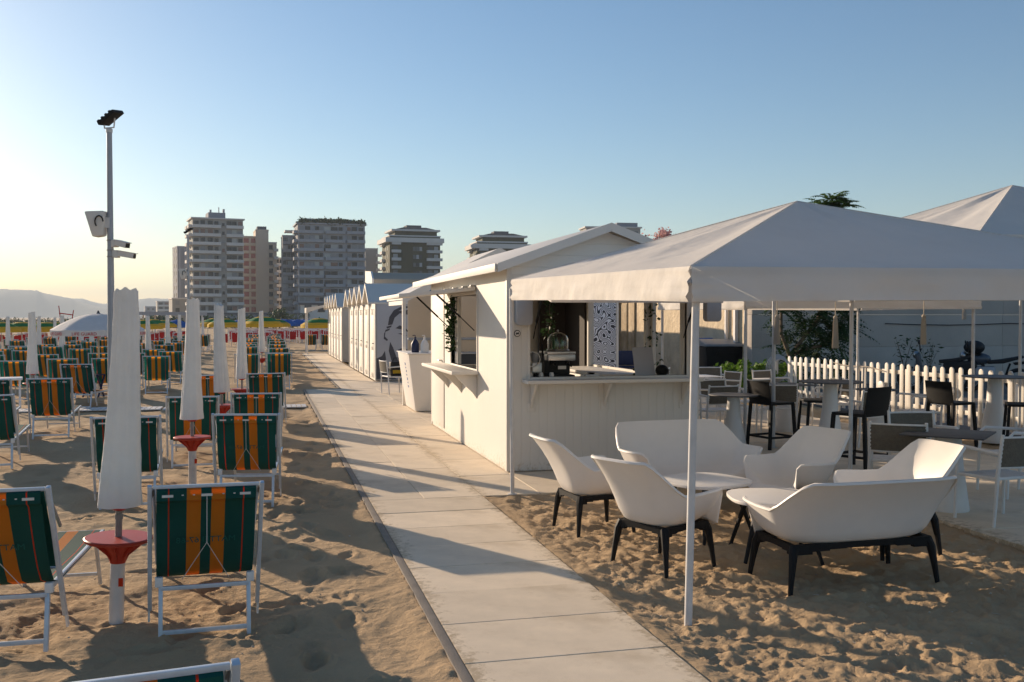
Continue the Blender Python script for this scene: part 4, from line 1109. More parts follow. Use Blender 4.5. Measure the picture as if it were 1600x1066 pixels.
for i, (px, d, zz) in enumerate(((377, 88, 1.75), (276, 86, 1.75), (447, 104, 1.8), (456, 110, 1.82), (465, 106, 1.8), (474, 112, 1.82), (483, 108, 1.8), (440, 120, 1.85))):
    X, Y = PD(px, d); lab = ['blue parasol left of the largest green and yellow one', 'blue parasol beside the second closed parasol'][i] if i < 2 else 'blue parasol in the row in front of the grey tower blocks'
    open_parasol('beach_parasol', lab, X, Y, 1.2, zz-.4, zz+.1, [m_blue], val=.16, group='open blue parasols' if i > 1 else None, finial=m_blue)

# ================================================================ LAMP POSTS
def lamp_post(lab, X, Y, top, cams=True, rz=0):
    t = thing('lamp_post', lab, 'lamp post', (X, Y, gz(X, Y)), rz)
    MB().lathe([(.075, -.2), (.06, 1.5), (.045, top)], 14).build('pole', m_greyp, t)
    MB().lathe([(.055, top), (.055, top+.06), (.02, top+.08)], 12).path([(-.12, 0, top+.22), (-.10, 0, top+.08), (.10, 0, top+.08), (.12, 0, top+.24)], .014, 6).build('mount', m_post, t)
    o = MB().box(-.19, .19, -.14, .14, -.03, .03).box(-.19, -.14, -.13, .13, .03, .055).box(-.09, -.05, -.13, .13, .03, .06).box(0, .04, -.13, .13, .03, .06).box(.09, .13, -.13, .13, .03, .06).build('floodlight', m_black, t, bevel=.004)
    o.location = (.03, 0, top+.25); o.rotation_euler = (R(8), R(-31), 0)
    return t
X, Y = PD(174, 17.2)
lp = lamp_post('tall grey lamp post with floodlight, loudspeaker and cameras behind the front parasol', X, Y, 4.98, rz=-YAW-R(20))
def horn(name, lab, X, Y, z, rz, sc=1):
    t = thing(name, lab, 'speaker', (X, Y, z), rz, scale=sc)
    V = MB(); a = .17
    V._add([(-.36, -.16, .20), (-.02, -.13, .21), (-.02, .13, .21), (-.36, .16, .20), (-.24, -.12, -.24), (-.06, -.10, -.22), (-.06, .10, -.22), (-.24, .12, -.24)], [(0,1,2,3),(7,6,5,4),(0,4,5,1),(1,5,6,2),(2,6,7,3),(3,7,4,0)])
    V.build('cabinet', m_paintw, t, bevel=.04)
    MB().path([(-.1+.07*math.cos(k), -.15, .02+.1*math.sin(k)) for k in [i*.5 for i in range(9)]], .012, 6).build('cable', m_black, t)
    MB().box(-.06, .04, -.05, .05, -.08, .1).build('bracket', m_post, t)
horn('pole_loudspeaker', 'white loudspeaker box strapped to the tall lamp post', X-.03, Y, gz(X, Y)+3.42, -YAW)
def camera_unit(lab, X, Y, z, rz, tl):
    t = thing('security_camera', lab, 'camera', (X, Y, z), rz)
    MB().box(.02, .12, -.05, .05, -.07, .06).lathe([(.02, -.02), (.02, .02)], 8, (.14, 0, 0)).build('bracket', m_paintw, t, bevel=.008)
    o = MB().box(-.02, .26, -.05, .05, -.045, .045).box(-.02, .30, -.056, .056, .045, .055).build('body', m_paintw, t, bevel=.012); o.location = (.14, 0, 0); o.rotation_euler = (0, R(tl), 0)
    o = MB().box(.261, .268, -.042, .042, -.036, .036).build('lens', m_blackm, t); o.location = (.14, 0, 0); o.rotation_euler = (0, R(tl), 0)
camera_unit('upper white security camera on the tall lamp post', X+.03, Y, gz(X, Y)+3.08, -YAW-R(30), 12)
camera_unit('lower white security camera on the tall lamp post', X+.03, Y, gz(X, Y)+2.90, -YAW-R(5), 10)
b = MB()
for z in (3.12, 2.95, 2.84): b.lathe([(.062, 0), (.062, .02)], 14, (0, 0, z))
o = b.build('clamp', m_aludk, lp)
X, Y = PD(295, 42)
lamp_post('distant lamp post with floodlight and white box, above the second parasol', X, Y, 5.25, rz=-YAW)
horn('pole_loudspeaker', 'white loudspeaker box on the distant lamp post', X-.03, Y, 3.62, -YAW)

# lifeguard tower, far left
X, Y = PD(104, 92); t = thing('lifeguard_tower', 'small red lifeguard tower on the far beach at left', 'tower', (X, Y, gz(X, Y)), R(10))
for sx in (-1, 1):
    for sy in (-1, 1): MB().bar((.55*sx, .5*sy, 0), (.4*sx, .4*sy, 2.1), .09, .09).build('leg', m_plast, t)
    MB().bar((.5*sx, 0, 2.1), (.62*sx, 0, 3.3 if sx < 0 else 2.9), .08, .08).build('post', m_redcv, t)
MB().bar((-.6, 0, 2.62), (.6, 0, 2.45), .1, .1).build('rail', m_redcv, t)
MB().box(-.5, .5, -.4, .4, 2.08, 2.14).build('platform', m_plast, t); MB().box(-.5, .5, -.42, -.40, 1.1, 1.75).build('board', m_redcv, t)
# pale flat pergola on the far beach
t = thing('pergola', 'long pale flat-roofed pergola on the far beach above the closed parasols', 'pergola', (0, 0, 0))
x0, y0 = PD(206, 96); x1, y1 = PD(316, 96)
MB().bar((x0, y0, 2.16), (x1, y1, 2.10), 3.2, .32).build('roof', m_greyp, t)
for i in range(7):
    u = i/6; MB().bar((x0+(x1-x0)*u, y0+(y1-y0)*u, -.8), (x0+(x1-x0)*u, y0+(y1-y0)*u, 2.0), .12, .12).build('post', m_plast, t)
t = thing('side_table', 'white plastic side table among the deckchairs at the left edge', 'table', (*PD(8, 19.5), gz(*PD(8, 19.5))), R(12))
MB().box(-.3, .3, -.3, .3, .62, .66).build('tabletop', m_plast, t, bevel=.01)
for sx in (-1, 1):
    for sy in (-1, 1): MB().bar((.25*sx, .25*sy, -.02), (.25*sx, .25*sy, .62), .04, .04).build('leg', m_plast, t)
bl = thing('beach_stool', 'dark blue folding stool beside the lifeguard parasol tray', 'stool', (*PD(146, 22.6), gz(*PD(146, 22.6))), R(-20))
for s in (-1, 1): MB().bar((.18*s, -.15, 0), (.18*s, .15, .5), .03, .03).bar((.16*s, .15, 0), (.16*s, -.15, .5), .03, .03).build('leg', m_navy, bl)
MB().box(-.19, .19, -.16, .16, .49, .52).build('seat', m_navy, bl, bevel=.005)
# ================================================================ BEACH CABINS
def make_cabin(name='beach_cabin'):
    t = thing(name)                       # front at y=0 facing -y, width along x
    W = 1.72; D = 1.5; E = 2.2; A_ = 2.72
    b = MB(); b.box(-W/2, -W/2+.04, 0, D, .01, E).build('side_wall', m_boards, t); b = MB(); b.box(W/2-.04, W/2, 0, D, .01, E).build('side_wall', m_boards, t)
    MB().box(-W/2+.04, W/2-.04, D-.04, D, .01, E).build('back_wall', m_boards, t)
    b = MB(); rect_wall(b, 'Y', 0, .04, -W/2+.04, W/2-.04, .01, E, [(-.42, .42, .06, 2.02)]); b.build('front_wall', m_boards, t)
    for yy in (-.02, D-.03): MB().prism([(-W/2, yy, E), (W/2, yy, E), (0, yy, A_)], (0, .03, 0)).build('gable', m_boards, t)
    for s in (-1, 1):
        MB().prism([(s*(W/2+.06), -.2, E-.035), (0, -.2, A_), (0, -.2, A_+.045), (s*(W/2+.06), -.2, E+.01)], (0, D+.3, 0)).build('roof_panel', m_paintw, t)
        MB().prism([(s*(W/2+.066), -.225, E-.08), (0, -.225, A_-.05), (0, -.225, A_+.055), (s*(W/2+.066), -.225, E+.02)], (0, .022, 0)).build('bargeboard', m_paintw, t)
        MB().box(s*W/2-.035, s*W/2+.035, -.03, .0-.002, .01, E).build('corner_trim', m_paintw, t)
    d = MB(); rect_wall(d, 'Y', -.01, .03, -.41, .41, .07, 2.01, [(-.29, .29, .95, 1.85), (-.29, .29, .2, .85)]); d = d.build('door', m_paintw, t, bevel=.003)
    b = MB()
    for z0, n in ((.95, 15), (.2, 11)):
        for i in range(n): b.box(-.29, .29, .0, .012, z0+.003+i*.06, z0+.052+i*.06)
    o = b.build('louvre', m_paintw, d); o['kind'] = 'stuff'
    MB().path([(.36, -.012, 1.05), (.36, -.05, 1.05), (.30, -.05, 1.05)], .01, 6).build('handle', m_black, d)
    return tag(t, cat='beach cabin', group='white gabled beach cabins along the walkway')
cb = make_cabin()
ya = [28.75, 30.5, 32.25, 34.0, 35.75]; ybk = [40.9, 42.65, 44.4, 46.15, 47.9]
nm = ['nearest', 'second', 'third', 'fourth', 'fifth']
for i, yy in enumerate(ya+ybk):
    blk = 'near block, before the dark gap' if i < 5 else 'far block, beyond the dark gap'
    lab = '%s white gabled beach cabin in the %s' % (nm[i % 5], blk)
    if i == 0: cb.location = (3.04, yy, 0); cb.rotation_euler = (0, 0, R(-90)); cb['label'] = lab
    else: dup(cb, (3.04, yy, 0), R(-90), lab)
t = thing('cabin_screen', 'dark plant-covered screen in the gap between the two blocks of cabins', 'screen', (3.9, 38.7, 0))
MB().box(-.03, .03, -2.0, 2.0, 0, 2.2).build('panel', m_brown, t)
b = MB(); leafcloud(b, [(-.12, rnd.uniform(-1.9, 1.9), rnd.uniform(.2, 2.3)) for _ in range(80)], .09, 500, random.Random(8), .08); o = b.build('foliage', m_leafd, t, smooth=False); o['kind'] = 'stuff'
t = thing('cabin_canopy', 'small white awning on thin poles at the far end of the beach cabins', 'awning', (2.5, 50.2, 0))
MB().prism([(-.5, -1, 2.0), (.6, -1, 2.35), (.6, -1, 2.42), (-.5, -1, 2.25)], (0, 2, 0)).build('roof', m_tent, t)
for yy in (-.9, .9): MB().path([(-.45, yy, gz(2, 50)), (-.45, yy, 2.02)], .03, 8).build('pole', m_post, t)

# mural on the end wall of the cabins
mu = thing('bearded_face_mural', 'grey mural of a generic bearded man on the end wall of the cabins', 'mural', (0, 0, 0))
my = 27.84
MB().box(3.05, 4.56, my, my+.03, .05, 2.22).build('panel', m_lgrey, mu, bevel=.003)
def blob(pts, name, dz=0, m=None):
    P = [(3.05+a*.0105, my-.004-dz, 2.22-c*.0105) for a, c in pts]
    MB().prism(P, (0, .003, 0)).build(name, m or m_dgrey, mu)
blob([(30, 62), (34, 40), (46, 22), (66, 12), (98, 10), (120, 24), (126, 46), (120, 40), (104, 30), (84, 34), (62, 30), (48, 42), (42, 60)], 'hair')
blob([(58, 24), (74, 16), (92, 17), (78, 22)], 'hair_highlight', .003, m_lgrey)
blob([(26, 66), (40, 62), (39, 67), (28, 71)], 'hair'); blob([(24, 74), (36, 70), (34, 75), (22, 80)], 'hair')
blob([(20, 84), (24, 76), (22, 92), (30, 100), (28, 104), (19, 98)], 'ear')
blob([(50, 70), (62, 62), (80, 72), (88, 82), (70, 74)], 'eyebrow'); blob([(104, 80), (120, 70), (132, 78), (118, 78)], 'eyebrow')
blob([(56, 84), (70, 83), (82, 90), (70, 88)], 'eye'); blob([(104, 88), (120, 86), (112, 92)], 'eye')
blob([(84, 112), (92, 118), (100, 114), (96, 122), (86, 120)], 'nose')
blob([(56, 128), (70, 122), (84, 128), (100, 126), (120, 134), (116, 140), (92, 136), (74, 138), (60, 148)], 'moustache')
blob([(36, 106), (44, 122), (54, 150), (66, 168), (86, 152), (108, 148), (124, 140), (132, 150), (126, 186), (104, 205), (70, 205), (52, 186), (40, 158), (32, 130)], 'beard')
blob([(74, 146), (92, 142), (106, 146), (90, 152)], 'lower_lip', .003, m_lgrey)
blob([(0, 150), (14, 144), (22, 130), (26, 160), (40, 190), (52, 205), (0, 205)], 'jacket'); blob([(120, 186), (143, 160), (143, 205), (112, 205)], 'jacket')

# ================================================================ SECOND PAVILION WITH BLINDS
pv2 = thing('open_pavilion', 'white open pavilion with beige roller blinds behind the drinks kiosk', 'pavilion', (0, 0, 0))
for (x_, y_) in ((2.77, 20.2), (6.6, 20.2), (6.6, 24.0)): MB().box(x_-.035, x_+.035, y_-.035, y_+.035, 0, 2.14).build('post', m_paintw, pv2, bevel=.004)
mx_ = 4.7
for s in (-1, 1):
    xe = mx_+s*2.0
    MB().prism([(xe, 19.9, 2.15), (mx_, 19.9, 3.15), (mx_, 19.9, 3.21), (xe, 19.9, 2.21)], (0, 2.6, 0)).build('roof_panel', m_paintw, pv2)
    MB().prism([(xe, 19.87, 2.07), (mx_, 19.87, 3.06), (mx_, 19.87, 3.22), (xe, 19.87, 2.22)], (0, .025, 0)).build('bargeboard', m_paintw, pv2)
    MB().box(mx_+s*1.93-.04, mx_+s*1.93+.04, 20.2, 22.4 if s < 0 else 24.0, 2.05, 2.14).build('beam', m_paintw, pv2)
for k in range(3):
    xa = 3.38+k*1.08
    MB().box(xa, xa+1.04, 23.96, 23.98, 1.30, 2.36).build('blind', m_blind, pv2); MB().box(xa, xa+1.04, 23.94, 24.0, 1.24, 1.297).build('blind_bar', m_greyp, pv2, bevel=.005)
    MB().box(xa, xa+1.04, 23.97, 23.985, .5, 1.238).build('lower_blind', m_blind, pv2)
    MB().box(xa+1.04, xa+1.08, 23.94, 24.0, 0, 2.36).build('post', m_paintw, pv2)
# dark low counter behind
ct = thing('bar_counter', 'dark low counter under the blinds of the pavilion behind the kiosk', 'counter', (4.6, 23.4, 0))
MB().box(-1.2, 1.6, -.3, .3, .0, .92).build('body', m_dkcount, ct, bevel=.01); MB().box(-1.25, 1.65, -.35, .35, .925, .96).build('top', m_greyp, ct, bevel=.005)

# beach bar behind the cabins, with a wide cassette awning and a blue sign
bb = thing('beach_bar', 'grey beach bar building with wide beige cassette awning and blue sign behind the cabins', 'building', (0, 0, 0))
MB().box(4.75, 9.0, 33.0, 40, 0, 2.85).build('wall', m_greyp, bb)
MB().box(4.6, 9.1, 32.9, 40, 2.86, 2.98).build('roof', m_conc, bb)
MB().prism([(0, 31.2, 2.72), (0, 31.2, 2.98), (0, 31.6, 3.20), (0, 33.3, 3.28), (0, 33.3, 2.98), (0, 31.7, 2.80)], (5.6, 0, 0)).build('awning', m_blind, bb).location.x = 3.35
MB().prism([(0, 31.18, 2.70), (0, 31.18, 3.0), (0, 31.6, 3.24), (0, 33.32, 3.32), (0, 33.32, 2.96), (0, 31.7, 2.78)], (.06, 0, 0)).build('end_cap', m_plast, bb).location.x = 3.28
for xx in (5.0, 8.5): MB().box(xx, xx+.1, 32.6, 33.0, 2.6, 2.9).build('awning_arm', m_greyp, bb)
sg = MB().box(4.35, 7.6, 31.9, 31.96, 2.26, 2.68).build('sign_panel', m_signb, bb)
for k in range(3):
    b = MB(); rr = random.Random(k)
    for q in range(9):
        a = q*.7; b.prism([(0, 0, 0), (.09*math.cos(a)-.02, 0, .09*math.sin(a)+.02), (.2*math.cos(a), 0, .14*math.sin(a)), (.09*math.cos(a)+.02, 0, .09*math.sin(a)-.02)], (0, -.002*(q+1), 0))
    o = b.build('palm_motif', m_leafd, sg); o.location = (4.55+k*1.2, 31.895, 2.48)
for (x_, y_) in ((4.5, 32.2), (8.8, 32.2)): MB().box(x_-.05, x_+.05, y_-.05, y_+.05, 0, 2.7).build('post', m_greyp, bb)
MB().path([(3.9, 31.3, 2.68), (3.9, 31.3, 2.60), (4.1, 31.3, 2.58)], .03, 6).build('spotlight', m_black, bb)

# labyrinth patterned panel seen through the kiosk
lp_ = thing('labyrinth_panel', 'white panel printed with a black labyrinth pattern seen through the kiosk', 'panel', (6.25, 19.4, 0))
def mazemat():
    m = bpy.data.materials.new('labyrinth_print'); m.use_nodes = True; N = m.node_tree.nodes; L = m.node_tree.links
    tc = N.new('ShaderNodeTexCoord'); no = N.new('ShaderNodeTexNoise'); no.inputs['Scale'].default_value = 4.2; no.inputs['Detail'].default_value = 0
    L.new(tc.outputs['Object'], no.inputs['Vector']); ml = N.new('ShaderNodeMath'); ml.operation = 'MULTIPLY'; ml.inputs[1].default_value = 16; L.new(no.outputs[0], ml.inputs[0])
    pp = N.new('ShaderNodeMath'); pp.operation = 'PINGPONG'; pp.inputs[1].default_value = .5; L.new(ml.outputs[0], pp.inputs[0])
    gt = N.new('ShaderNodeMath'); gt.operation = 'GREATER_THAN'; gt.inputs[1].default_value = .2; L.new(pp.outputs[0], gt.inputs[0])
    mx = N.new('ShaderNodeMix'); mx.data_type = 'RGBA'; L.new(gt.outputs[0], mx.inputs[0]); mx.inputs[6].default_value = (.03, .03, .04, 1); mx.inputs[7].default_value = (.75, .75, .78, 1)
    L.new(mx.outputs[2], N['Principled BSDF'].inputs['Base Color']); return m
MB().box(0, .8, 0, .06, .01, 2.3).build('panel', mazemat(), lp_, bevel=.004)
MB().box(-.05, -.003, -.01, .07, .0, 2.32).build('edge_trim', m_paintw, lp_)
MB().box(.803, .85, -.01, .07, .0, 2.32).build('edge_trim', m_paintw, lp_)
# two dark blue bar stools beyond the kiosk
for (px, lab) in ((972, 'left dark blue bar stool seen through the kiosk'), (989, 'right dark blue bar stool seen through the kiosk')):
    X, Y = PD(px, 22.0)
    t = thing('blue_bar_stool', lab, 'bar stool', (X, Y, 0), R(168), 'dark blue bar stools seen through the kiosk')
    MB().box(-.19, .19, -.2, .2, .68, .72).build('seat', m_navy, t, bevel=.01); MB().box(-.2, .2, -.22, -.19, .73, 1.05).build('backrest', m_navy, t, bevel=.01)
    for sx in (-1, 1):
        for sy in (-1, 1): MB().bar((.17*sx, .18*sy, 0), (.17*sx, .18*sy, .68), .035, .035).build('leg', m_navy, t)

# ================================================================ OLD BUILDING, WALL
ow = thing('old_wall', 'sunlit peeling plaster wall of the old building behind the terrace', 'wall', (0, 0, 0))
WX = 12.5; HT = 3.3
b = MB(); rect_wall(b, 'X', WX, .4, 24.4, 62, -.1, HT, [(32.6, 34.0, -.1, 2.35)]); b.build('wall_face', m_oldw, ow)
MB().box(WX-.06, WX+.02, 32.45, 34.15, 2.352, 2.52).box(WX-.06, WX-.003, 32.42, 32.598, 0, 2.35).box(WX-.06, WX-.003, 34.002, 34.18, 0, 2.35).build('door_frame', m_wood, ow)
d_ = MB()
d_.box(WX+.05, WX+.1, 32.61, 33.28, 0, 2.3).build('door', m_wood, ow, bevel=.01); MB().box(WX+.02, WX+.07, 33.32, 33.98, 0, 2.3).build('door', m_wood, ow, bevel=.01)
for k in range(7):
    MB().box(WX+.008, WX+.018, 33.36+k*.088, 33.36+k*.088+.08, .1, 2.25).build('plank', m_wood, ow)
MB().box(WX-.12, WX-.02, 24.7, 24.8, 0, 3.2).build('downpipe', m_plast, ow); MB().box(WX-.10, WX-.02, 25.3, 25.37, 0, 3.2).build('downpipe', m_plast, ow)
MB().box(WX-.05, WX+.45, 24.35, 62, HT, HT+.08).build('coping', m_conc, ow)
cw = thing('concrete_wall', 'long shaded grey rendered wall behind the fence and motorcycles', 'wall', (0, 0, 0))
for k in range(8):
    xa = WX+.02+k*2.6; MB().box(xa+.004, xa+2.596, 24.0, 24.38, -.1, .98).build('wall_panel', m_conc, cw, bevel=.006); MB().box(xa+.004, xa+2.596, 24.02, 24.38, .985, 1.86).build('wall_panel', m_conc, cw, bevel=.006)
    MB().box(xa+.004, xa+2.596, 24.0, 24.38, 1.865, HT).build('wall_panel', m_conc, cw, bevel=.006)
MB().path([(WX+4+i*1.0, 23.97, 1.62-.045*math.sin((i % 4)*math.pi/4)) for i in range(18)], .012, 5).build('cable', m_black, cw)
MB().box(WX, 33.4, 23.96, 24.4, HT+.002, HT+.08).build('coping', m_conc, cw)

# ================================================================ PICKET FENCE
fn = thing('picket_fence', 'white picket fence with rounded tops along the right side of the terrace', 'fence', (0, 0, 0))
def fpt(u): return (10.55+.35*u, 18.6-7.2*u)
pm = None; n = 36; L_ = math.hypot(.35, 7.2)
fa = math.atan2(-7.2, .35)
for i in range(n):
    u = i/(n-1); x_, y_ = fpt(u)
    if pm is None:
        P = [(-.045, 0, .07), (.045, 0, .07), (.045, 0, .94)]+[(.045*math.cos(a), 0, .94+.05*math.sin(a)) for a in [math.pi*k/8 for k in range(1, 8)]]+[(-.045, 0, .94)]
        o = MB().prism(P, (0, .022, 0)).build('picket', m_paintw, fn, bevel=.003); pm = o.data
    else:
        o = bpy.data.objects.new('picket', pm); COL.objects.link(o); o.parent = fn
    o.location = (x_, y_, rnd.uniform(-.006, .006)); o.rotation_euler = (rnd.uniform(-.01, .01), rnd.uniform(-.012, .012), fa)
for k in range(6):
    u0, u1 = k/6, (k+1)/6; a = fpt(u0); c = fpt(u1)
    for z in (.28, .84):
        MB().bar((a[0]+.036, a[1]-.05, z), (c[0]+.036, c[1]+.05, z), .03, .07).build('rail', m_paintw, fn, bevel=.003)
    MB().box(a[0]+.02, a[0]+.08, a[1]-.03, a[1]+.03, 0, .9).build('post', m_paintw, fn, bevel=.004)
for (u, zz, r, nn, lab) in ((.42, .58, .085, 8, 'disc'), (.66, .60, .085, 24, 'disc')):
    x_, y_ = fpt(u); o = MB().lathe([(r, 0), (r, .03)], nn).build('disc', m_plast, fn, bevel=.003); o.location = (x_-.03, y_, zz); o.rotation_euler = (0, R(-90), 0)
MB().path([(fpt(.22+.0155*i)[0]-.03, fpt(.22+.0155*i)[1], .93-.02*math.sin(i*.5)-.006*i) for i in range(14)], .009, 6).build('rope', m_blind, fn)
hr = thing('hose_coil', 'grey coiled hose hanging at the left end of the picket fence', 'hose', (10.48, 18.95, 0))
for k in range(5): MB().path([((.26-.02*k)*math.cos(t), -.03*k, .72+(.28-.02*k)*math.sin(t)) for t in [i*math.pi/12 for i in range(24)]], .014, 6, closed=True).build('coil', m_greyp, hr)
MB().box(-.03, .03, .02, .08, 0, 1.0).build('post', m_post, hr)

# bins
def bin_(X, Y, lab, lidm, rz):
    t = thing('wheelie_bin', lab, 'bin', (X, Y, 0), rz)
    b = MB(); b._add([(-.5, -.38, .12), (.5, -.38, .12), (.5, .38, .12), (-.5, .38, .12), (-.6, -.48, 1.0), (.6, -.48, 1.0), (.6, .5, 1.0), (-.6, .5, 1.0)], [(0,3,2,1),(4,5,6,7),(0,1,5,4),(1,2,6,5),(2,3,7,6),(3,0,4,7)])
    b.build('body', m_black, t, bevel=.03)
    MB().prism([(-.63, -.52, 1.01), (-.63, .54, 1.01), (-.63, .52, 1.16), (-.63, .1, 1.20), (-.63, -.5, 1.07)], (1.26, 0, 0)).build('lid', lidm, t, bevel=.02)
    for s in (-1, 1):
        o = MB().lathe([(.09, -.03), (.09, .03)], 16).build('wheel', m_blackm, t); o.location = (.45*s, .3, .09); o.rotation_euler = (0, R(90), 0)
    MB().box(-.3, .3, -.50, -.47, .8, .84).build('handle', m_black, t)
m_lid = mat('bin_lid', (.22, .24, .26), .45, var=.1)
bin_(*PD(1128, 27.2), 'large dark wheeled bin with a grey lid against the sunlit wall', m_lid, R(-8))
bin_(*PD(1106, 28.5), 'large dark wheeled bin with a blue lid, the farther of the two', m_blue, R(-5))

# shrub, tree, weeds
sh = thing('green_shrub', 'bright green low shrub at the left end of the picket fence', 'shrub', (*PD(1178, 21.3), 0))
b = MB(); rr = random.Random(4); pts = [(rr.gauss(0, .38), rr.gauss(0, .3), .18+.6*rr.random()**.7) for _ in range(70)]
leafcloud(b, pts, .06, 2600, rr, .05, droop=-.4); o = b.build('foliage', m_leafy, sh, smooth=False); o['kind'] = 'stuff'
MB().path([(0, 0, -.03), (.05, 0, .3), (.1, .05, .6)], .02, 6).build('stem', m_bark, sh)
def fronds(b, base, tip_dir, L_, rr, lw=.16, n=9, droop=.5):
    d = Vector(tip_dir).normalized(); p = Vector(base); side = d.cross(Vector((0, 0, 1)))
    if side.length < .1: side = Vector((1, 0, 0))
    side.normalize(); pts = [p.copy()]
    for i in range(n):
        d = (d+Vector((0, 0, -droop/n))).normalized(); p = p+d*(L_/n); pts.append(p.copy())
        w = lw*math.sin(math.pi*min(.96, (i+1.6)/(n+1)))**.6
        for s in (-1, 1):
            dd = (side*s*.9+d*.45+Vector((0, 0, -.25+rr.uniform(-.15, .15)))).normalized(); q = p+dd*w; m_ = p+dd*w*.45; wv = d*(w*.23)
            b._add([p, m_+wv, q, m_-wv], [(0, 1, 2, 3)])
    return pts
tr_ = thing('sumac_tree', 'sumac tree with feathery leaves rising behind the fence and above the gazebo roof', 'tree', (*PD(1236, 23.0), 0))
rr = random.Random(21)
limbs = [[(0, 0, -.05), (.0, 0, .45), (-.03, 0, .9)], [(-.03, 0, .9), (.35, 0, 1.35), (.75, .1, 1.75), (.95, .1, 2.4), (1.05, .1, 3.3), (1.0, .1, 4.4)], [(-.03, 0, .9), (-.25, 0, 1.4), (-.2, .1, 2.0), (-.3, .1, 2.9)], [(.1, 0, .95), (.5, -.1, 1.1), (.9, -.1, 1.15)], [(.75, .1, 1.75), (1.1, .2, 2.3), (1.5, .2, 2.9)], [(-.2, .1, 2.0), (.3, .2, 2.6), (.5, .2, 3.4)]]
for i, l in enumerate(limbs): MB().path(l, [.05-.028*k/(len(l)-1) if i else .065-.01*k for k in range(len(l))], 7).build('trunk' if i == 0 else 'limb', m_bark, tr_)
b = MB()
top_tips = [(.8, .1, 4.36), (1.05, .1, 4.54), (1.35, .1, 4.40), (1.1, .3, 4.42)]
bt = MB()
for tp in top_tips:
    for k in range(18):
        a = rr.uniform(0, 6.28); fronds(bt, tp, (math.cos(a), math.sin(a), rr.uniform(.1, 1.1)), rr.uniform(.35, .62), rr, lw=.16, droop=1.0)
o = bt.build('crown', m_leaf_lit, tr_, smooth=False); o['kind'] = 'stuff'  # top fronds get a brighter green: sunlight put into the leaf colour
tips = [(.95, .1, 2.2), (1.05, .1, 3.2),  (-.3, .1, 2.9), (-.2, .1, 2.1), (.9, -.1, 1.3), (1.5, .2, 2.7), (.5, .2, 3.0), (.6, 0, 1.7), (.95, .1, 3.7), (.3, .2, 2.5), (1.2, 0, 1.9), (1.35, .1, 1.6)]
for tp in tips:
    for k in range(34):
        a = rr.uniform(0, 6.28); up = rr.uniform(-.25, .75)
        fronds(b, (tp[0]+rr.gauss(0, .1), tp[1]+rr.gauss(0, .1), tp[2]+rr.gauss(0, .14)), (math.cos(a), math.sin(a), up), rr.uniform(.45, .85), rr, lw=.15, droop=.9)
for k in range(150): fronds(b, (rr.uniform(-.2, 1.4), rr.uniform(-.1, .5), rr.uniform(.4, 1.7)), (rr.uniform(-1, 1), rr.uniform(-1, .4), rr.uniform(-.6, .5)), rr.uniform(.4, .8), rr, droop=1)
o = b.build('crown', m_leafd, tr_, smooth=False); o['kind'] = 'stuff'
pt = thing('pink_tree', 'pink flowering treetop showing above the kiosk roof', 'tree', (*PD(1033, 46), -.4))
rr = random.Random(9); MB().path([(0, 0, 0), (.1, 0, 2.5), (0, 0, 5.2)], [.14, .1, .04], 8).build('trunk', m_bark, pt)
for k in range(6): a = k*1.05; MB().path([(.05, 0, 3.6), (.5*math.cos(a), .5*math.sin(a), 4.8), (.8*math.cos(a), .8*math.sin(a), 6.0)], [.05, .03, .012], 6).build('limb', m_bark, pt)
pts = [(rr.gauss(0, .5), rr.gauss(0, .5), 5.1+1.1*rr.random()) for _ in range(60)]
b = MB(); leafcloud(b, pts, .085, 1500, rr, .09); o = b.build('blossom', m_pink, pt, smooth=False); o['kind'] = 'stuff'
b = MB(); leafcloud(b, [(p[0], p[1], p[2]-.35) for p in pts[:25]], .10, 420, rr, .14); o = b.build('foliage', m_leafy, pt, smooth=False); o['kind'] = 'stuff'
for i, (px, d, h) in enumerate(((1413, 25.2, 1.35), (1452, 25.6, 1.2))):
    X, Y = PD(px, d); Y = min(Y, 23.4)
    w = thing('tall_weed', ['thin leafy weed against the shaded wall left of the motorcycles', 'thin weed behind the scooter handlebar'][i], 'plant', (X, Y, -.03)); b = MB(); rr = random.Random(i)
    for k in range(9): a = rr.uniform(0, 6.28); s_ = rr.uniform(.15, .4); b.path([(0, 0, 0), (.05*math.cos(a), .05*math.sin(a), h*.5), (s_*math.cos(a), s_*math.sin(a), h*rr.uniform(.75, 1))], [.007, .005, .003], 4)
    b.build('stem', m_bark, w); b = MB(); leafcloud(b, [(.25*rr.uniform(-1, 1)*z, .2*rr.uniform(-1, 1), z*h) for z in [rr.uniform(.25, 1) for _ in range(60)]], .04, 80, rr, .05, aspect=3.4); o = b.build('foliage', m_leafd, w, smooth=False); o['kind'] = 'stuff'

